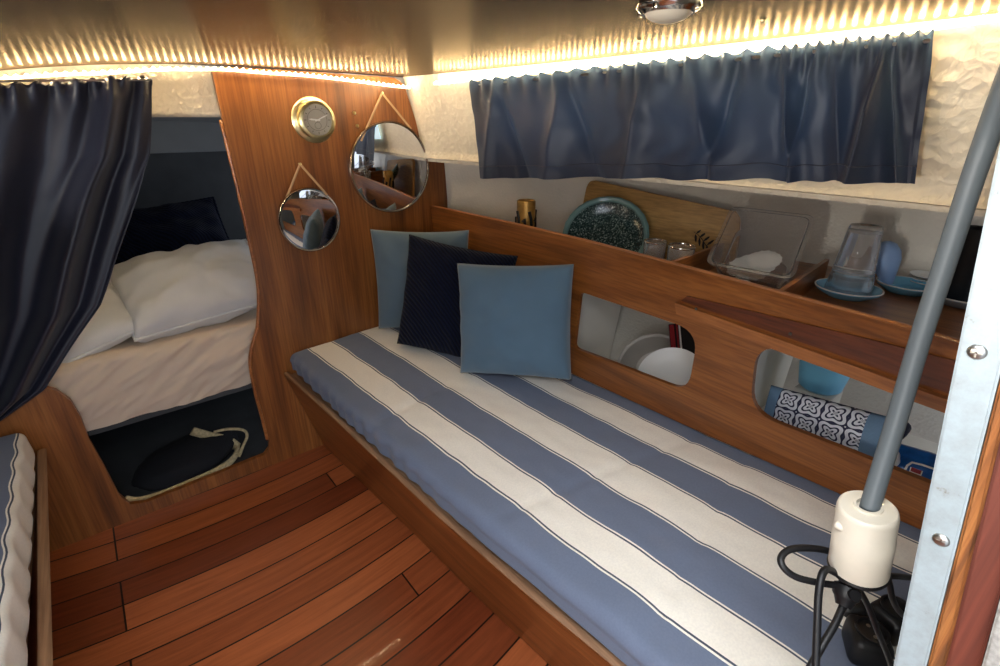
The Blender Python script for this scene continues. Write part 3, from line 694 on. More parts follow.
def cushion(BL, TL, TR, tk, m, label, seed, pinch=0.05):
    e = TR - TL; wd = e.length; e.normalize(); up = TL - BL; up = up - e * e.dot(up); ht = up.length; up.normalize(); N = e.cross(up)
    bm = cushion_bm(wd, ht, tk, seed, pinch)
    mid = (TL + TR) / 2 - up * ht
    o = obj('cushion', bm, m, None, 180); o.matrix_world = Matrix(((e.x, -N.x, up.x, mid.x), (e.y, -N.y, up.y, mid.y), (e.z, -N.z, up.z, mid.z), (0, 0, 0, 1)))
    return tag(o, label, 'cushion', 'scatter cushions on the settee')
cushion(Vector((0.752, 1.655, 0.455)), P(370, 229, 1, 1.672), P(469, 230, 0, 1.035), 0.13, 'greyblue', 'grey-blue cushion furthest back in the corner against the bulkhead', 3)
cushion(Vector((0.722, 1.495, 0.462)), P(409, 234, 0, 0.812), P(518, 256, 0, 1.035), 0.15, 'velvet', 'ribbed navy blue cushion between the two lighter blue ones', 5)
cushion(Vector((0.785, 1.158, 0.455)), P(457, 263, 0, 0.826), P(574, 264, 0, 1.036), 0.15, 'steelblue', 'plain steel-blue cushion standing frontmost on the settee', 9, pinch=0.04)

# ------------------------------------------------------------------ the shelf cabinet behind the settee
XTOP = [(-0.1, 0.965), (0.0, 0.968), (0.072, 0.973), (0.178, 0.990), (0.318, 1.003), (0.536, 1.025), (0.9, 1.055), (1.2, 1.062), (1.711, 1.047)]
def xp(y, z):
    a = lerp_tab(y, XTOP); return a + (1.062 - a) * (0.887 - z) / 0.42
t = thing('shelf_cabinet', 'long wooden cabinet with rounded openings and an open shelf behind the settee', 'cabinet', (1.06, 0.8, 0.45))
ZT = 0.887
loop = [(1.706 - 1.80 * i / 30, ZT) for i in range(31)] + [(-0.094, zb(0))] + [(-0.094 + 1.80 * i / 30, zb(-0.094 + 1.80 * i / 30) + 0.002) for i in range(1, 31)]
h1 = roundpoly([(0.912, 0.735), (0.522, 0.742), (0.530, 0.568), (0.926, 0.545)], [0.02, 0.062, 0.055, 0.02])
h2 = roundpoly([(0.385, 0.768), (-0.06, 0.785), (-0.06, 0.612), (0.375, 0.588)], [0.065, 0.04, 0.04, 0.065])
bm = sheet([loop, h1, h2], lambda u, v, w_: (xp(u, v) + w_, u, v), 0.014, [1.706 - 1.8 * i / 40 for i in range(1, 40)], [0.5, 0.6, 0.7, 0.8]); obj('front_panel', bm, 'teak_y', t)
bm = sheet([[(0.586, 0.800), (-0.07, 0.787), (-0.07, 0.762), (0.578, 0.773)]], lambda u, v, w_: (xp(u, v) - w_ - 0.0005, u, v), 0.013, [0.1 * i for i in range(6)]); rl = obj('rail', bm, 'lightteak_y', t, label='paler wooden rail on the cabinet front')
for px, py in ((696, 309), (790, 334), (906, 369)):
    q = P(px, py, 0, 1.0); q.x = xp(q.y, q.z) - 0.0135; q = P(px, py, 0, q.x); bm = NB(); lathe(bm, [(0, 0.001), (0.003, 0.0008), (0.0034, -0.001)], frame(q, (-1, 0, 0)), 12); sub('screw', bm, 'dialdark', rl, t)
bm = sheet([[(0.575, 0.806), (-0.07, 0.795), (-0.07, 0.868), (0.560, 0.822)]], lambda u, v, w_: (xp(u, v) - w_ - 0.0004, u, v), 0.004, [0.1 * i for i in range(6)]); obj('trim_board', bm, 'mahogany_y', t, label='darker mahogany board above the rail')
bm = NB(); tube(bm, [(xp(1.70 - 1.79 * i / 50, ZT) + 0.007, 1.70 - 1.79 * i / 50, ZT + 0.001) for i in range(51)], 0.0082, 8, flat=0.35, up=(0, 0, 1)); obj('edge_strip', bm, 'lightteak_y', t, label='paler rounded top edge of the cabinet front')
SH, SL = 0.832, 0.757                                  # the shelf's aft bay and its deeper forward bay
for y0, y1, zz in ((1.70, 0.64, SL), (0.622, -0.08, SH)):
    bm = grid(3, 30, lambda u, v: (xp(y0 + (y1 - y0) * v, zz) + 0.015 + (xh(y0 + (y1 - y0) * v) - xp(y0 + (y1 - y0) * v, zz) - 0.02) * u, y0 + (y1 - y0) * v, zz - 0.012))
    obj('shelf', thicken(bm, 0.012, True), 'teak_y', t)
for y0, y1, zz in ((1.70, 0.464, 0.382), (0.448, -0.04, 0.452)):
    bm = grid(3, 30, lambda u, v: (xp(y0 + (y1 - y0) * v, zz) + 0.018 + (xh(y0 + (y1 - y0) * v) - 0.06 - xp(y0 + (y1 - y0) * v, zz) - 0.02) * u, y0 + (y1 - y0) * v, zz - 0.010))
    obj('cupboard_floor', thicken(bm, 0.010, True), 'liner', t)
for y, sl, zb_ in ((0.360, 0.02, SH), (0.624, 0.015, SL)):
    x0 = xp(y, ZT) + 0.016
    bm = sheet([[(x0, zb_ + 0.001), (xh(y) - 0.16, zb_ + 0.001), (xh(y) - 0.16, 0.884), (x0, 0.884)]], lambda u, v, w_, y=y, sl=sl, x0=x0: (u, y + w_ + sl * (u - x0) / 0.2, v), 0.010); obj('divider', bm, 'teak_x', t)
bm = sheet([[(1.09, 0.384), (xh(0.45) - 0.08, 0.384), (xh(0.45) - 0.01, 0.742), (1.09, 0.742)]], lambda u, v, w_: (u, 0.45 + w_, v), 0.012); obj('divider', bm, 'liner', t, label='white divider between the two cupboard openings')
bm = sheet([[(1.09, 0.384), (xh(1.0) - 0.08, 0.384), (xh(1.0) - 0.01, 0.742), (1.09, 0.742)]], lambda u, v, w_: (u, 1.00 + w_, v), 0.012); obj('divider', bm, 'liner', t, label='white divider left of the cupboard opening')

# ------------------------------------------------------------------ things on the shelf
VZ = Vector((0, 0, 1))
c = Vector((1.112, 1.285, SL)); q = P(526, 214, 0, 1.112); c.y = q.y; TOP = P(526, 200, 0, 1.112).z - SL
t = thing('votive_tin', 'tall gold and black candle tin at the bulkhead end of the shelf', 'candle tin', c)
m_ = frame(c, VZ)
bm = NB(); lathe(bm, [(0, 0.001), (0.030, 0.001), (0.031, 0.004), (0.031, TOP - 0.003), (0.028, TOP), (0.027, TOP - 0.004), (0.027, TOP - 0.02), (0, TOP - 0.02)], m_, 36); obj('tin', bm, 'gold', t)
bm = NB()
for k in range(9):
    a = k * 2 * PI / 9; tube(bm, [m_ @ Vector((0.0316 * math.cos(a + d * 0.35), 0.0316 * math.sin(a + d * 0.35), TOP - 0.115 + 0.055 * f)) for d, f in ((0, 0), (0.5, 0.6), (1, 0.5), (0.7, 1.1), (0.1, 1.5 if k % 2 else 0.9))], 0.0055, 6)
obj('print', bm, 'black', t)

# cutting board leaning on the hull side
A = P(588, 179, 0, 1.34); B = P(742, 213, 0, 1.40); Cc = P(727, 262, 0, 1.385)
e = (B - A).normalized(); upv = (B - Cc); upv = (upv - e * e.dot(upv)).normalized(); nn = e.cross(upv); wd = (B - A).length
hh = 0.262
bl = roundpoly([(0, 0), (wd, 0), (wd, -hh), (0, -hh)], [0.035] * 4)
t = thing('cutting_board', 'large bamboo cutting board leaning on the hull behind the green bowl', 'cutting board', (A + B) / 2 - upv * hh)
bm = sheet([bl], lambda u, v, w_: A + e * u + upv * v + nn * w_ * (1 if nn.x > 0 else -1), 0.014)
bmesh.ops.bevel(bm, geom=[ed for ed in bm.edges if ed.calc_face_angle(0) > 1.0], offset=0.003, segments=2, affect='EDGES'); obj('board', bm, 'bamboo', t)
bm = NB(); sgn = -1 if nn.x > 0 else 1
def onb(u, v): return A + e * u + upv * v + nn * (sgn * 0.0008)
stem0 = (wd - 0.115, -0.082); stem1 = (wd - 0.045, -0.120)
tube(bm, [onb(stem0[0] + (stem1[0] - stem0[0]) * k / 6, stem0[1] + (stem1[1] - stem0[1]) * k / 6 + 0.004 * math.sin(k)) for k in range(7)], 0.0012, 5, flat=0.4, up=nn)
for k in range(5):
    for sd in (-1, 1):
        p0 = (stem0[0] + (stem1[0] - stem0[0]) * (k + 0.5) / 5, stem0[1] + (stem1[1] - stem0[1]) * (k + 0.5) / 5); d = (0.012 + 0.004 * sd, 0.022 * sd - 0.002)
        tube(bm, [onb(p0[0] + d[0] * f, p0[1] + d[1] * f) for f in (0, 0.35, 0.7, 1)], [0.0008, 0.004, 0.0035, 0.0005], 6, flat=0.2, up=nn)
obj('leaf_print', bm, 'black', t, label='black leaf sprig printed on the board')

# speckled green glass bowl tipped against the board
c = P(605, 236, 0, 1.235); ax = Vector((-0.66, -0.42, 0.62)).normalized(); m_ = frame(c, ax)
t = thing('glass_bowl', 'speckled dark green glass bowl tipped up against the bamboo board', 'bowl', (c.x + 0.02, c.y, SL))
R = 0.132
bm = NB(); lathe(bm, [(0, -0.030), (0.6 * R, -0.028), (0.82 * R, -0.016), (0.93 * R, 0.004), (0.90 * R, 0.006), (0.78 * R, -0.010), (0.55 * R, -0.021), (0, -0.023)], m_, 60); obj('basin', bm, 'speckle', t)
bm = NB(); lathe(bm, [(0.925 * R, 0.003), (0.97 * R, 0.008), (R, 0.009), (R * 1.01, 0.012), (0.96 * R, 0.015), (0.90 * R, 0.011), (0.885 * R, 0.005)], m_, 60, mod=lambda a, h: 1 + 0.006 * math.sin(a * 24)); obj('rim', bm, 'rim_tex', t)

# two little glass dishes
for (px, py, r, lab) in ((655, 246, 0.030, 'small clear glass dish just right of the green bowl'), (681, 251, 0.034, 'small clear glass dish beside the wooden shelf divider')):
    c = P(px, py, 0, 1.16); m_ = frame((c.x, c.y, SL + 0.0005), VZ)
    bm = NB(); hgt = c.z - SL + 0.01
    lathe(bm, [(0, 0), (r * 0.6, 0), (r * 0.75, 0.006), (r * 0.95, hgt * 0.7), (r, hgt), (r * 0.94, hgt + 0.002), (r * 0.88, hgt * 0.7), (r * 0.66, 0.010), (0, 0.008)], m_, 36)
    t = thing('glass_dish', lab, 'dish', (c.x, c.y, SL), 'small glass dishes'); obj('bowl', bm, 'clear', t)
    bm = NB(); tube(bm, [m_ @ Vector((r * 0.97 * math.cos(k * PI / 18), r * 0.97 * math.sin(k * PI / 18), hgt + 0.002)) for k in range(36)], 0.0028, 8, True); obj('rim', bm, 'chrome', t, label='bright metal rim')

# clear plastic tray box tipped towards the settee, with folded paper doilies inside
o0 = P(718, 268, 0, 1.10); o0.z = SH + 0.002
ydir = Vector((0.10, -1, 0)).normalized(); 
t = thing('plastic_tray', 'clear plastic tray box tilted up between the two shelf dividers', 'tray', (1.2, 0.48, SH))
Wd, Hg, Dp = 0.182, 0.195, 0.060
base = Vector((1.150, 0.572, SH + 0.003)); tl = math.radians(34)
ez = Vector((math.cos(tl), 0.25 * math.cos(tl), math.sin(tl))).normalized(); ey = ydir; en = ez.cross(ey); en = en if en.x < 0 else -en; en.normalize()
def tr(u, v, w_): return base + ey * (Wd * u) + ez * (Hg * v) + en * (Dp * w_)
lp_out = roundpoly([(0, 0), (Wd, 0), (Wd, Hg), (0, Hg)], [0.022] * 4, 5)
bm = NB(); rings = []
def lvl(inset, h):
    out_ = []
    for p in lp_out:
        q = Vector(((p[0] - Wd / 2) * (1 - 2 * inset / Wd) + Wd / 2, (p[1] - Hg / 2) * (1 - 2 * inset / Hg) + Hg / 2)); out_.append(bm.verts.new(base + ey * q[0] + ez * q[1] + en * h))
    return out_
LV = [lvl(0.016, 0), lvl(0.012, 0.004), lvl(0.002, Dp), lvl(-0.006, Dp), lvl(-0.006, Dp + 0.002), lvl(0.004, Dp + 0.002), lvl(0.014, 0.006), lvl(0.018, 0.0025)]
for A_, B_ in zip(LV, LV[1:]):
    for k in range(len(A_)): bm.faces.new((A_[k], A_[(k + 1) % len(A_)], B_[(k + 1) % len(A_)], B_[k]))
bm.faces.new(LV[0][::-1]); bm.faces.new(LV[-1]); obj('box', bm, 'clearplastic', t)
for k in range(3):
    cc = base + ey * (0.078 + 0.014 * k) + ez * (0.055 + 0.012 * k) + en * (0.006 + 0.006 * k)
    bm = NB(); lathe(bm, [(0, -0.001), (0.048 - 0.006 * k, -0.001), (0.050 - 0.006 * k, 0.001), (0.043 - 0.006 * k, 0.003), (0.02, 0.0035), (0, 0.003)], frame(cc, en + Vector((0.05 * k, 0.04, 0))), 48, mod=lambda a, h, k=k: 1 + 0.05 * math.cos(a * 16 + k))
    bmesh.ops.scale(bm, verts=bm.verts, vec=(1, 1, 0.85), space=Matrix.Translation(-cc))
    tag(single('paper_doily', bm, 'paper', cc), ['lowest white scalloped paper doily in the clear tray', 'middle white scalloped paper doily in the clear tray', 'topmost white scalloped paper doily in the clear tray'][k], 'doily', 'doilies in the clear tray')

# saucers, tumblers, spoon
def saucer(c, r, m, label):
    m_ = frame(c, VZ)
    t = thing('saucer', label, 'saucer', c, 'blue saucers on the shelf')
    bm = NB(); lathe(bm, [(0, 0.0), (r * 0.62, 0.0), (r * 0.68, 0.003), (r * 0.95, 0.014), (r, 0.019), (r * 0.965, 0.021), (r * 0.88, 0.015), (r * 0.66, 0.007), (r * 0.6, 0.008), (r * 0.57, 0.0045), (0, 0.004)], m_, 56); obj('dish', bm, m, t)
    bm = NB(); tube(bm, [m_ @ Vector((r * 0.985 * math.cos(k * PI / 28), r * 0.985 * math.sin(k * PI / 28), 0.0205)) for k in range(56)], 0.0016, 6, True); obj('rim', bm, 'whiteplastic', t, label='pale rim')
def onshelf(px, py, z): p = P(px, py, 2, z); return Vector((p.x, p.y, SH))
s1 = onshelf(848, 289, 0.848); saucer(s1, 0.066, 'saucer', 'light blue saucer under the upturned glass tumblers')
s2 = onshelf(907, 285, 0.848); saucer(s2, 0.060, 'saucer', 'light blue saucer under the pale blue scoop, left of the grey conduit')
s3 = onshelf(962, 297, 0.848); saucer(s3, 0.062, 'saucergrey', 'grey-blue saucer with the black tumbler, right of the grey conduit')
def tumbler(c, r0, r1, h, label):
    m_ = frame(c, VZ); fl = lambda a, hh: 1 + 0.018 * math.cos(a * 10)
    bm = NB(); lathe(bm, [(r0, 0), (r0 * 1.0, 0.003), (r1, h * 0.93), (r1 * 0.93, h), (r1 * 0.6, h - 0.002), (0, h - 0.003), (0, h - 0.014), (r1 * 0.80, h - 0.015), (r1 * 0.86, h * 0.86), (r0 * 0.91, 0.002)], m_, 60, mod=fl)
    tag(single('tumbler', bm, 'clear', c), label, 'glass', 'upturned glass tumblers')
tumbler(Vector((s1.x, s1.y, SH + 0.0085)), 0.047, 0.041, 0.048, 'lower short wide glass tumbler, upturned on the light blue saucer')
tumbler(Vector((s1.x, s1.y, SH + 0.0570)), 0.0405, 0.032, 0.102, 'upper taller glass tumbler stacked on the short one')
c = Vector((s2.x - 0.022, s2.y + 0.032, SH + 0.012))
t = thing('silicone_scoop', 'pale blue egg-shaped scoop standing in the light blue saucer', 'scoop', c)
axs = (P(889, 243, 0, c.x) - P(891, 283, 0, c.x)).normalized(); m_ = frame(c, axs, (0.8, 0.6, 0))
bm = NB(); lathe(bm, [(0, 0.0), (0.010, 0.002), (0.014, 0.012), (0.022, 0.035), (0.029, 0.058), (0.029, 0.078), (0.022, 0.094), (0.011, 0.102), (0, 0.104)], m_, 36)
for v in bm.verts:
    q = m_.inverted() @ v.co; q.x = q.x if q.x < 0 else q.x * 0.45; v.co = m_ @ q
obj('bowl', bm, 'periwinkle', t)
bm = NB(); tube(bm, [m_ @ Vector((0.0, 0, 0.012)), m_ @ Vector((0.012, 0, 0.002)), m_ @ Vector((0.045, -0.025, -0.002)), m_ @ Vector((0.075, -0.04, 0.003))], [0.008, 0.008, 0.006, 0.005], 10, flat=0.6); obj('handle', bm, 'skyblue', t)
# stack of white side plates behind, by the hull
c = Vector((1.502, s2.y - 0.022, SH))
for k in range(4):
    m_ = frame((c.x, c.y, SH + 0.0005 + 0.0075 * k), VZ); r = 0.038
    bm = NB(); lathe(bm, [(0, 0), (r * 0.6, 0), (r * 0.7, 0.002), (r, 0.006), (r, 0.008), (r * 0.7, 0.0045), (r * 0.55, 0.003), (0, 0.003)], m_, 44)
    tag(single('side_plate', bm, 'whiteplastic', (c.x, c.y, SH + 0.0075 * k)), ['lowest', 'second lowest', 'third', 'topmost'][k] + ' cream side plate of the small stack behind the scoop', 'plate', 'side plates stacked on the shelf')
c = Vector((s3.x + 0.004, s3.y + 0.012, SH + 0.0085)); m_ = frame(c, VZ)
bm = NB(); lathe(bm, [(0, 0), (0.026, 0), (0.028, 0.004), (0.034, 0.150), (0.035, 0.154), (0.031, 0.152), (0.026, 0.01), (0, 0.008)], m_, 40)
tag(single('tumbler', bm, 'black', c), 'tall black tumbler on the saucer behind the white post', 'cup')

# ------------------------------------------------------------------ things in the cupboard openings
# leaning plastic basin, plate in front of it, red and black packet, pale carton
ctr = P(655, 372, 0, 1.26); ax = Vector((-0.80, -0.30, 0.52)).normalized(); m_ = frame(ctr, ax)
bm = NB(); lathe(bm, [(0, -0.085), (0.085, -0.085), (0.098, -0.07), (0.119, 0.0), (0.124, 0.002), (0.122, 0.006), (0.114, 0.002), (0.093, -0.066), (0.08, -0.078), (0, -0.078)], m_, 56)
tag(single('washing_basin', bm, 'greyplastic', ctr), 'beige-grey plastic basin leaning inside the left cupboard opening', 'basin')
ctr = P(672, 380, 0, 1.165); ax = Vector((-0.62, -0.22, 0.76)).normalized(); m_ = frame(ctr, ax); r = 0.098
bm = NB(); lathe(bm, [(0, -0.006), (r * 0.6, -0.006), (r * 0.7, -0.003), (r, 0.010), (r * 0.995, 0.0135), (r * 0.7, 0.002), (r * 0.58, -0.001), (0, -0.001)], m_, 56)
tag(single('dinner_plate', bm, 'whiteplastic', ctr), 'white plate leaning in front of the basin in the left cupboard opening', 'plate')
c = P(681, 331, 0, 1.30); q = Matrix.Rotation(math.radians(-24), 3, 'X') @ Matrix.Rotation(math.radians(14), 3, 'Y')
t = thing('packet', 'red and black packet standing behind the basin', 'packet', (c.x, c.y, c.z - 0.12))
bm = NB(); box(bm, c + q @ Vector((0.01, 0, -0.095)), (0.022, 0.085, 0.24), rot=q, bev=0.002); obj('carton', bm, 'black', t)
for dy, w_, mm in ((0.030, 0.016, 'red'), (0.012, 0.006, 'red'), (0.003, 0.005, 'whiteplastic')):
    bm = NB(); box(bm, c + q @ Vector((-0.0018, dy, -0.03)), (0.0015, w_, 0.105), rot=q); obj('stripe', bm, mm, t, label='red printed stripe' if mm == 'red' else 'white printed stripe')
# patterned pouch
A = P(764, 384, 0, 1.18); B = P(885, 417, 0, 1.13); Cc = P(868, 464, 0, 1.095)
e = (B - A); wd = e.length; e.normalize(); dn = (Cc - B); dn = (dn - e * e.dot(dn)); hh = dn.length * 1.12; dn.normalize(); nn = e.cross(dn); nn = nn if nn.x > 0 else -nn
t = thing('patterned_pouch', 'blue and white tile-patterned pouch lying in the right cupboard opening', 'pouch', A.lerp(B, 0.5) + dn * hh)
def pouch(u0, u1, tk, off=0.0):
    bm = NB(); uvl = bm.loops.layers.uv.new('print'); U = {}
    for sg in (1, -1):
        V = {}
        for i in range(25):
            for j in range(17):
                u = i / 24; v = j / 16; uu = u0 + (u1 - u0) * u
                bul = (max(0, 1 - (2 * uu - 1) ** 2) * max(0, 1 - (2 * v - 1) ** 2)) ** 0.4
                x = A + e * (wd * uu) + dn * (hh * v) - nn * (sg * tk * bul + off) + nn * 0.03
                V[i, j] = bm.verts.new(x); U[V[i, j]] = (u, v)
        for i in range(24):
            for j in range(16): bm.faces.new((V[i, j], V[i + 1, j], V[i + 1, j + 1], V[i, j + 1]))
    bmesh.ops.remove_doubles(bm, verts=bm.verts, dist=0.0002)
    for f in bm.faces:
        for lp in f.loops: lp[uvl].uv = U.get(lp.vert, (0, 0))
    return bm
obj('cover', pouch(0.13, 0.86, 0.024), 'tile', t, 180); obj('side_band', pouch(0.0, 0.13, 0.024), 'denim', t, 180); obj('side_band', pouch(0.86, 0.98, 0.024), 'denim', t, 180)
bm = NB(); box(bm, P(888, 436, 0, 1.18), (0.05, 0.04, 0.085), rot=Matrix.Rotation(0.35, 3, 'X'), bev=0.012)
tag(single('cloth_bundle', bm, 'denimdark', P(888, 436, 0, 1.18) - Vector((0, 0, 0.05))), 'navy folded cloth tucked at the right end of the patterned pouch', 'cloth')
# sky blue bowl behind the pouch
c = P(824, 371, 0, 1.36); m_ = frame((c.x, c.y, c.z - 0.03), VZ); r = 0.058
bm = NB(); lathe(bm, [(0, -0.020), (r * 0.68, -0.020), (r * 0.85, -0.012), (r, 0.040), (r * 1.02, 0.075), (r * 0.97, 0.075), (r * 0.93, 0.04), (r * 0.8, -0.008), (0, -0.015)], m_, 48)
tag(single('plastic_bowl', bm, 'skyblue', (c.x, c.y, c.z - 0.05)), 'sky blue plastic bowl behind the patterned pouch', 'bowl')
bm = NB(); box(bm, (c.x + 0.0, c.y, (c.z - 0.05 + 0.452) / 2), (0.085, 0.09, c.z - 0.05 - 0.454), bev=0.004)
tag(single('storage_carton', bm, 'bookpale', (c.x, c.y, 0.452)), 'pale carton under the sky blue bowl behind the pouch', 'box')
# crumpled paper and blue wrapper
c = P(888, 462, 0, 1.14); bm = NB(); bmesh.ops.create_icosphere(bm, subdivisions=4, radius=0.034)
for v in bm.verts: v.co *= 1 + 0.35 * nz(v.co.x, v.co.y, v.co.z, 28)
for v in bm.verts: v.co = Vector((v.co.x * 0.7, v.co.y * 0.8, v.co.z * 1.1)) + c
tag(single('crumpled_paper', bm, 'paper', c - Vector((0, 0, 0.03)), 30), 'crumpled white paper between the pouch and the blue wrapper', 'paper')
A = P(896, 444, 0, 1.17); B = P(940, 457, 0, 1.17); Cc = P(893, 478, 0, 1.12)
e = (B - A); wd = e.length; e.normalize(); dn = (Cc - A); dn = dn - e * e.dot(dn); hh = dn.length * 1.35; dn.normalize(); nn = e.cross(dn); nn = nn if nn.x < 0 else -nn
t = thing('snack_wrapper', 'shiny blue wrapper with a badge print right of the pouch, beside the white post', 'packet', A.lerp(B, 0.5) + dn * hh)
def wrap(u, v):
    b = (max(0, 1 - (2 * u - 1) ** 2) * max(0, 1 - (2 * v - 1) ** 2)) ** 0.5
    return A + e * (wd * 1.25 * u) + dn * (hh * v) + nn * (0.016 * b + 0.003 * nz(u * 6, v * 6, 3))
bm = grid(24, 24, wrap); obj('wrapper', thicken(bm, 0.004), 'package', t, 180)
def wp(u, v, h=0.003): return wrap(u, v) + nn * (h + 0.004)
bm = NB(); tube(bm, [wp(u, v) for u, v in ((0.34, 0.95), (0.34, 0.62), (0.36, 0.45), (0.42, 0.36), (0.6, 0.34), (0.85, 0.34))], 0.0022, 6, flat=0.4, up=nn); obj('badge_border', bm, 'whiteplastic', t, label='white curved border printed on the wrapper')
bm = grid(6, 8, lambda u, v: wp(0.42 + 0.22 * u, 0.46 + 0.30 * v, 0.0025)); obj('badge', bm, 'whiteplastic', t, label='pale badge with dark bars')
bm = NB()
for k in range(3): tube(bm, [wp(0.44, 0.60 + 0.07 * k, 0.0035), wp(0.62, 0.60 + 0.07 * k, 0.0035)], 0.0014, 6, flat=0.4, up=nn)
obj('badge_bars', bm, 'denimdark', t)
bm = grid(4, 4, lambda u, v: wp(0.44 + 0.18 * u, 0.46 + 0.09 * v, 0.0032)); obj('badge_band', bm, 'red', t, label='reddish band on the badge')

# ------------------------------------------------------------------ forward bunk
def bunk():
    bm = NB(); NX, prof = 260, []
    for k in range(24): prof.append((0, k / 24))
    for k in range(7): prof.append((1, k / 6))
    for k in range(1, 12): prof.append((2, k / 11))
    rows = []
    for i in range(NX + 1):
        x = -0.95 + 1.5 * i / NX; row = []
        for kd, f in prof:
            if kd == 0: y, z = 1.752, 0.335 + 0.19 * f
            elif kd == 1: a = f * PI / 2; y, z = 1.752 + 0.03 - 0.03 * math.cos(a), 0.525 + 0.03 * math.sin(a)
            else: y, z = 1.782 + 0.9 * f, 0.555
            if kd < 2:
                d = x * 0.8 + z * 1.1
                y -= 0.012 * math.sin(f * PI if kd == 0 else 0) + 0.012 * nz(d * 6, (z - 0.6 * x) * 22, 4) + 0.009 * nz(d * 10, (z - 0.6 * x) * 55, 7)
                z += 0.008 * nz(x * 5, 0, 1)
            row.append(bm.verts.new((x, y, z)))
        rows.append(row)
    for A_, B_ in zip(rows, rows[1:]):
        for k in range(len(prof) - 1): bm.faces.new((A_[k], A_[k + 1], B_[k + 1], B_[k]))
        pass
    bot = [[bm.verts.new((r[0].co.x, 1.76, 0.333)), bm.verts.new((r[0].co.x, 2.68, 0.333))] for r in (rows[0], rows[-1])]
    bm.faces.new((bot[0][0], bot[0][1], bot[1][1], bot[1][0]))
    tag(single('bunk_mattress', bm, 'sheet', (0, 2.2, 0.333), 180), 'forward bunk mattress in a rumpled cream sheet beyond the doorway', 'mattress')
bunk()
def pillow(c, sz, rotz, tilt, m, label, seed, grp=None, roll=0):
    bm = cushion_bm(sz[0], sz[1], sz[2], seed, 0.03)
    for v in bm.verts: v.co += Vector((0, 0, -sz[1] / 2))
    for v in bm.verts:
        n_ = 0.020 * nz(v.co.x * 7, v.co.y * 5, seed + v.co.z * 9) + 0.011 * nz(v.co.x * 18 + v.co.z * 9, v.co.z * 22 - v.co.x * 8, seed)
        v.co.y += n_ * (1 if v.co.y > 0 else -1) * min(1, abs(v.co.y) / 0.02)
    bm.verts.index_update(); rim_ = []
    for k in range(4):
        for i in range(22):
            q = -1 + 2 * i / 22; u, v = [(q, -1), (1, q), (-q, 1), (-1, -q)][k]
            rim_.append(Vector((u * sz[0] / 2 * (1 - 0.03 * (1 - v * v)), 0, v * sz[1] / 2 * (1 - 0.03 * (1 - u * u)))))
    o = obj('pillow', bm, m, None, 180)
    bm = NB(); tube(bm, rim_, 0.0055, 8, True); pp_ = obj('piping', bm, m, None, 180); pp_.parent = o
    o.matrix_world = Matrix.Translation(c) @ Matrix.Rotation(math.radians(rotz), 4, 'Z') @ Matrix.Rotation(math.radians(roll), 4, 'Y') @ Matrix.Rotation(math.radians(tilt), 4, 'X')
    return tag(o, label, 'pillow', grp)
pillow((0.225, 1.945, 0.672), (0.46, 0.36, 0.20), 2, -64, 'pillowcase', 'plump white pillow on the right of the forward bunk', 2, 'white pillows on the forward bunk', roll=-4)
pillow((-0.22, 1.945, 0.590), (0.52, 0.36, 0.15), 5, -74, 'pillowcase', 'white pillow half hidden behind the dark drape', 11, 'white pillows on the forward bunk', roll=-16)
pillow((0.17, 2.32, 0.765), (0.50, 0.27, 0.17), -2, -30, 'velvet', 'dark navy pillow at the back of the forward bunk', 5, roll=-5)
# black tote bag under the bunk
t = thing('tote_bag', 'black tote bag with a jute rim lying under the forward bunk', 'bag', (0.05, 1.9, 0.0))
bm = NB(); bmesh.ops.create_uvsphere(bm, u_segments=40, v_segments=24, radius=1)
for v in bm.verts:
    p = v.co.copy(); s = 1 + 0.10 * nz(p.x * 2, p.y * 2, p.z * 2 + 3) + 0.05 * nz(p.x * 6, p.y * 6, p.z * 6)
    v.co = Vector((0.045 + 0.175 * p.x * s, 1.905 + 0.12 * p.y * s, max(0.0, 0.04 + 0.055 * p.z * s + 0.02 * p.x)))
obj('body', bm, 'blackcloth', t, 180)
rim = [P(124, 500, 1, 1.752), P(138, 501, 1, 1.752), P(160, 495, 1, 1.752), P(185, 485, 1, 1.753), P(214, 472, 1, 1.762), P(232, 460, 1, 1.79), P(237, 448, 1, 1.84), P(228, 440, 1, 1.88), P(210, 436, 1, 1.90), P(192, 431, 1, 1.91)]
bm = NB(); tube(bm, spline(rim, 6), 0.018, 10, flat=0.5, up=(0, 1, 0.3)); obj('rim', bm, 'jute', t, 180, label='pale jute rim')
hd = [P(214, 432, 1, 1.88), P(228, 429, 1, 1.865), P(243, 430, 1, 1.85), P(247, 436, 1, 1.83), P(243, 446, 1, 1.815), P(239, 457, 1, 1.80)]
bm = NB(); tube(bm, spline(hd, 6), 0.0055, 8); obj('handle', bm, 'jute', t, 180)

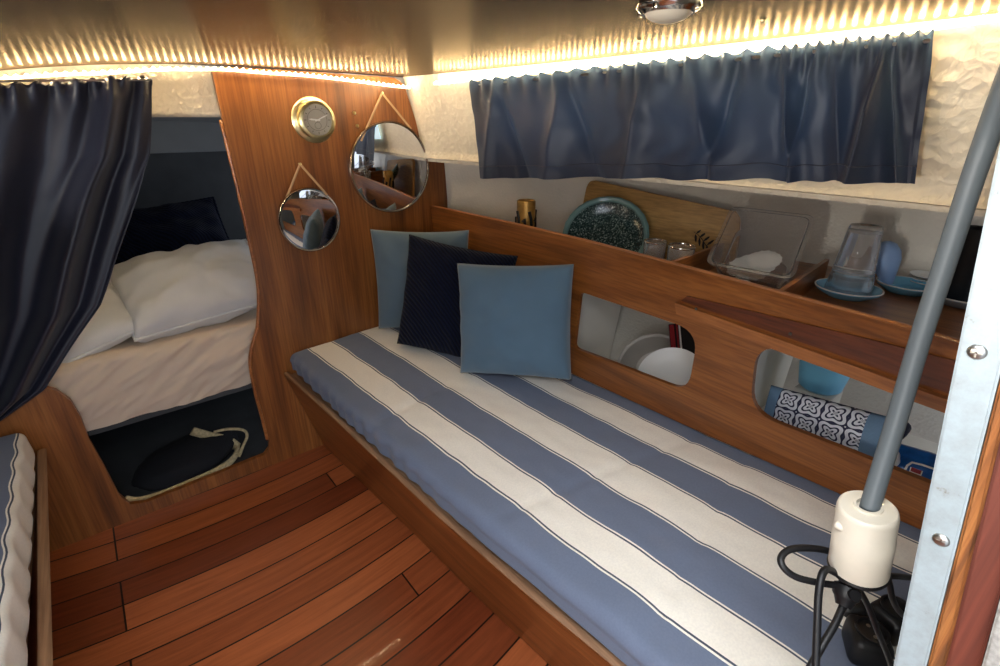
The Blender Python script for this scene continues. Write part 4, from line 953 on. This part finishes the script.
# ------------------------------------------------------------------ hanging conduit, socket, cords, plugs
hz = [Pd(1003, 92, 0.40), Pd(986, 140, 0.41), Pd(970, 186, 0.425), Pd(946, 260, 0.445), Pd(920, 340, 0.465), Pd(898, 415, 0.48), Pd(881, 470, 0.486), Pd(869, 510, 0.489)]
top_ = hz[0]; hz = [Vector((top_.x + 0.012, top_.y + 0.002, 1.338)), top_ + Vector((0.006, 0, 0.05))] + hz
t = thing('conduit_pendant', 'grey conduit hanging from the ceiling with an ivory socket', 'pendant socket', hz[0])
bm = NB(); tube(bm, spline(hz, 8), 0.0086, 16); obj('conduit', bm, 'hose', t, 180)
a0, b0 = Pd(868, 507, 0.488), Pd(858, 567, 0.521); ax = (a0 - b0).normalized(); H = (a0 - b0).length; m_ = frame(b0, ax)
bm = NB(); lathe(bm, [(0, 0.004), (0.022, 0.004), (0.0245, -0.001), (0.0262, -0.001), (0.0268, 0.003), (0.0266, 0.3 * H), (0.0268, 0.58 * H), (0.0260, 0.60 * H), (0.0258, 0.93 * H), (0.0248, 0.985 * H), (0.0235, H), (0.0125, H + 0.0005), (0.0122, H + 0.003), (0.0098, H + 0.003), (0.0098, H - 0.002), (0, H - 0.002)], m_, 48)
so = obj('socket', bm, 'ivory', t)
box_c = b0 + ax * (0.70 * H) - RT * 0.0250; bm = NB(); box(bm, box_c, (0.009, 0.010, 0.008), bev=0.003); sub('lug', bm, 'ivory', so, t)
bm = NB(); lathe(bm, [(0.0, -0.004), (0.0265, -0.004), (0.0278, -0.001), (0.0265, 0.002), (0, 0.002)], m_, 40); obj('gasket', bm, 'black', t)
cord_pts = [[(858, 572, .55), (845, 560, .555), (828, 551, .55), (806, 548, .545), (789, 550, .54), (781, 558, .535), (784, 568, .53), (796, 577, .528), (815, 582, .526), (835, 585, .526), (852, 586, .528)],
            [(856, 582, .528), (838, 574, .52), (825, 570, .512), (819, 590, .505), (817, 630, .50), (815, 690, .495)],
            [(843, 606, .52), (835, 624, .512), (822, 646, .505), (806, 675, .50)],
            [(856, 584, .527), (868, 606, .54), (878, 632, .55), (890, 662, .58), (896, 690, .6)],
            [(868, 582, .527), (884, 570, .53), (889, 582, .535), (893, 600, .54), (900, 612, .56), (912, 622, .6)],
            [(876, 576, .527), (892, 576, .54), (905, 577, .56), (925, 580, .58)]]
labs = ['looped black cord sticking out left below the ivory socket', 'black cord dropping straight below the left of the ivory socket', 'black cord below the small plug in the middle', 'black cord running down right to the plugs on the mattress', 'short black cord bending down from the right of the socket', 'black cord running level behind the white post']
for pts, lb in zip(cord_pts, labs):
    bm = NB(); pp = spline([Pd(*p) for p in pts], 8); tube(bm, pp, 0.0037 if 'straight' in lb or 'looped' in lb or 'middle' in lb else 0.0032, 10)
    tag(single('power_cord', bm, 'black', pp[0], 180), lb, 'cord', 'black cords below the socket')
t = thing('inline_plug', 'small black plug hanging right under the ivory socket', 'plug', Pd(846, 608, .52))
bm = NB(); a1, b1 = Pd(850, 578, .525), Pd(843, 606, .52); mm = frame(b1, a1 - b1); L = (a1 - b1).length
lathe(bm, [(0, 0), (0.007, 0), (0.010, 0.25 * L), (0.0125, 0.35 * L), (0.0125, 0.7 * L), (0.009, 0.75 * L), (0.009, L), (0, L)], mm, 20); obj('body', bm, 'black', t)
bm = NB(); tube(bm, [mm @ Vector((-0.015, 0, 0.52 * L)), mm @ Vector((0.015, 0, 0.52 * L))], 0.006, 10); obj('grip', bm, 'black', t)
def adaptor(px, py, r, rz, label):
    c = P(px, py, 2, 0.49); c.z = 0.457
    t = thing('plug_adaptor', label, 'plug', c, 'black plug adaptors on the mattress')
    rot = Matrix.Rotation(rz, 3, 'Z')
    bm = NB(); box(bm, c + Vector((0, 0, 0.027)), (0.060, 0.052, 0.05), rot=rot, bev=0.012); obj('body', bm, 'black', t)
    fm = frame(c + Vector((0, 0, 0.052)) , VZ)
    bm = NB(); lathe(bm, [(0.021, -0.002), (0.022, 0.004), (0.019, 0.005), (0.018, -0.001), (0, -0.001)], fm, 32); sk = obj('socket_ring', bm, 'black', t)
    for d in (-1, 1):
        bm = NB(); lathe(bm, [(0, 0.0005), (0.0028, 0.0005), (0.0028, -0.0006)], frame(fm @ Vector((0.009 * d, 0, 0)), VZ), 12); sub('contact', bm, 'steel', sk, t, label='bright metal contact')
adaptor(868, 640, 0.03, 0.5, 'nearer black plug adaptor on the mattress below the socket')
adaptor(893, 617, 0.03, -0.3, 'further black plug adaptor on the mattress, beside the white post')
c = P(858, 606, 2, 0.48); c.z = 0.452; bm = NB(); ax = Vector((0.5, -0.85, 0.15)).normalized()
lathe(bm, [(0, 0), (0.014, 0), (0.017, 0.004), (0.0175, 0.030), (0.012, 0.038), (0.007, 0.056), (0.005, 0.060), (0, 0.060)], frame(c + Vector((0, 0, 0.018)) - ax * 0.02, ax), 24)
tag(single('round_plug', bm, 'black', c), 'round black plug lying behind the nearer adaptor', 'plug')
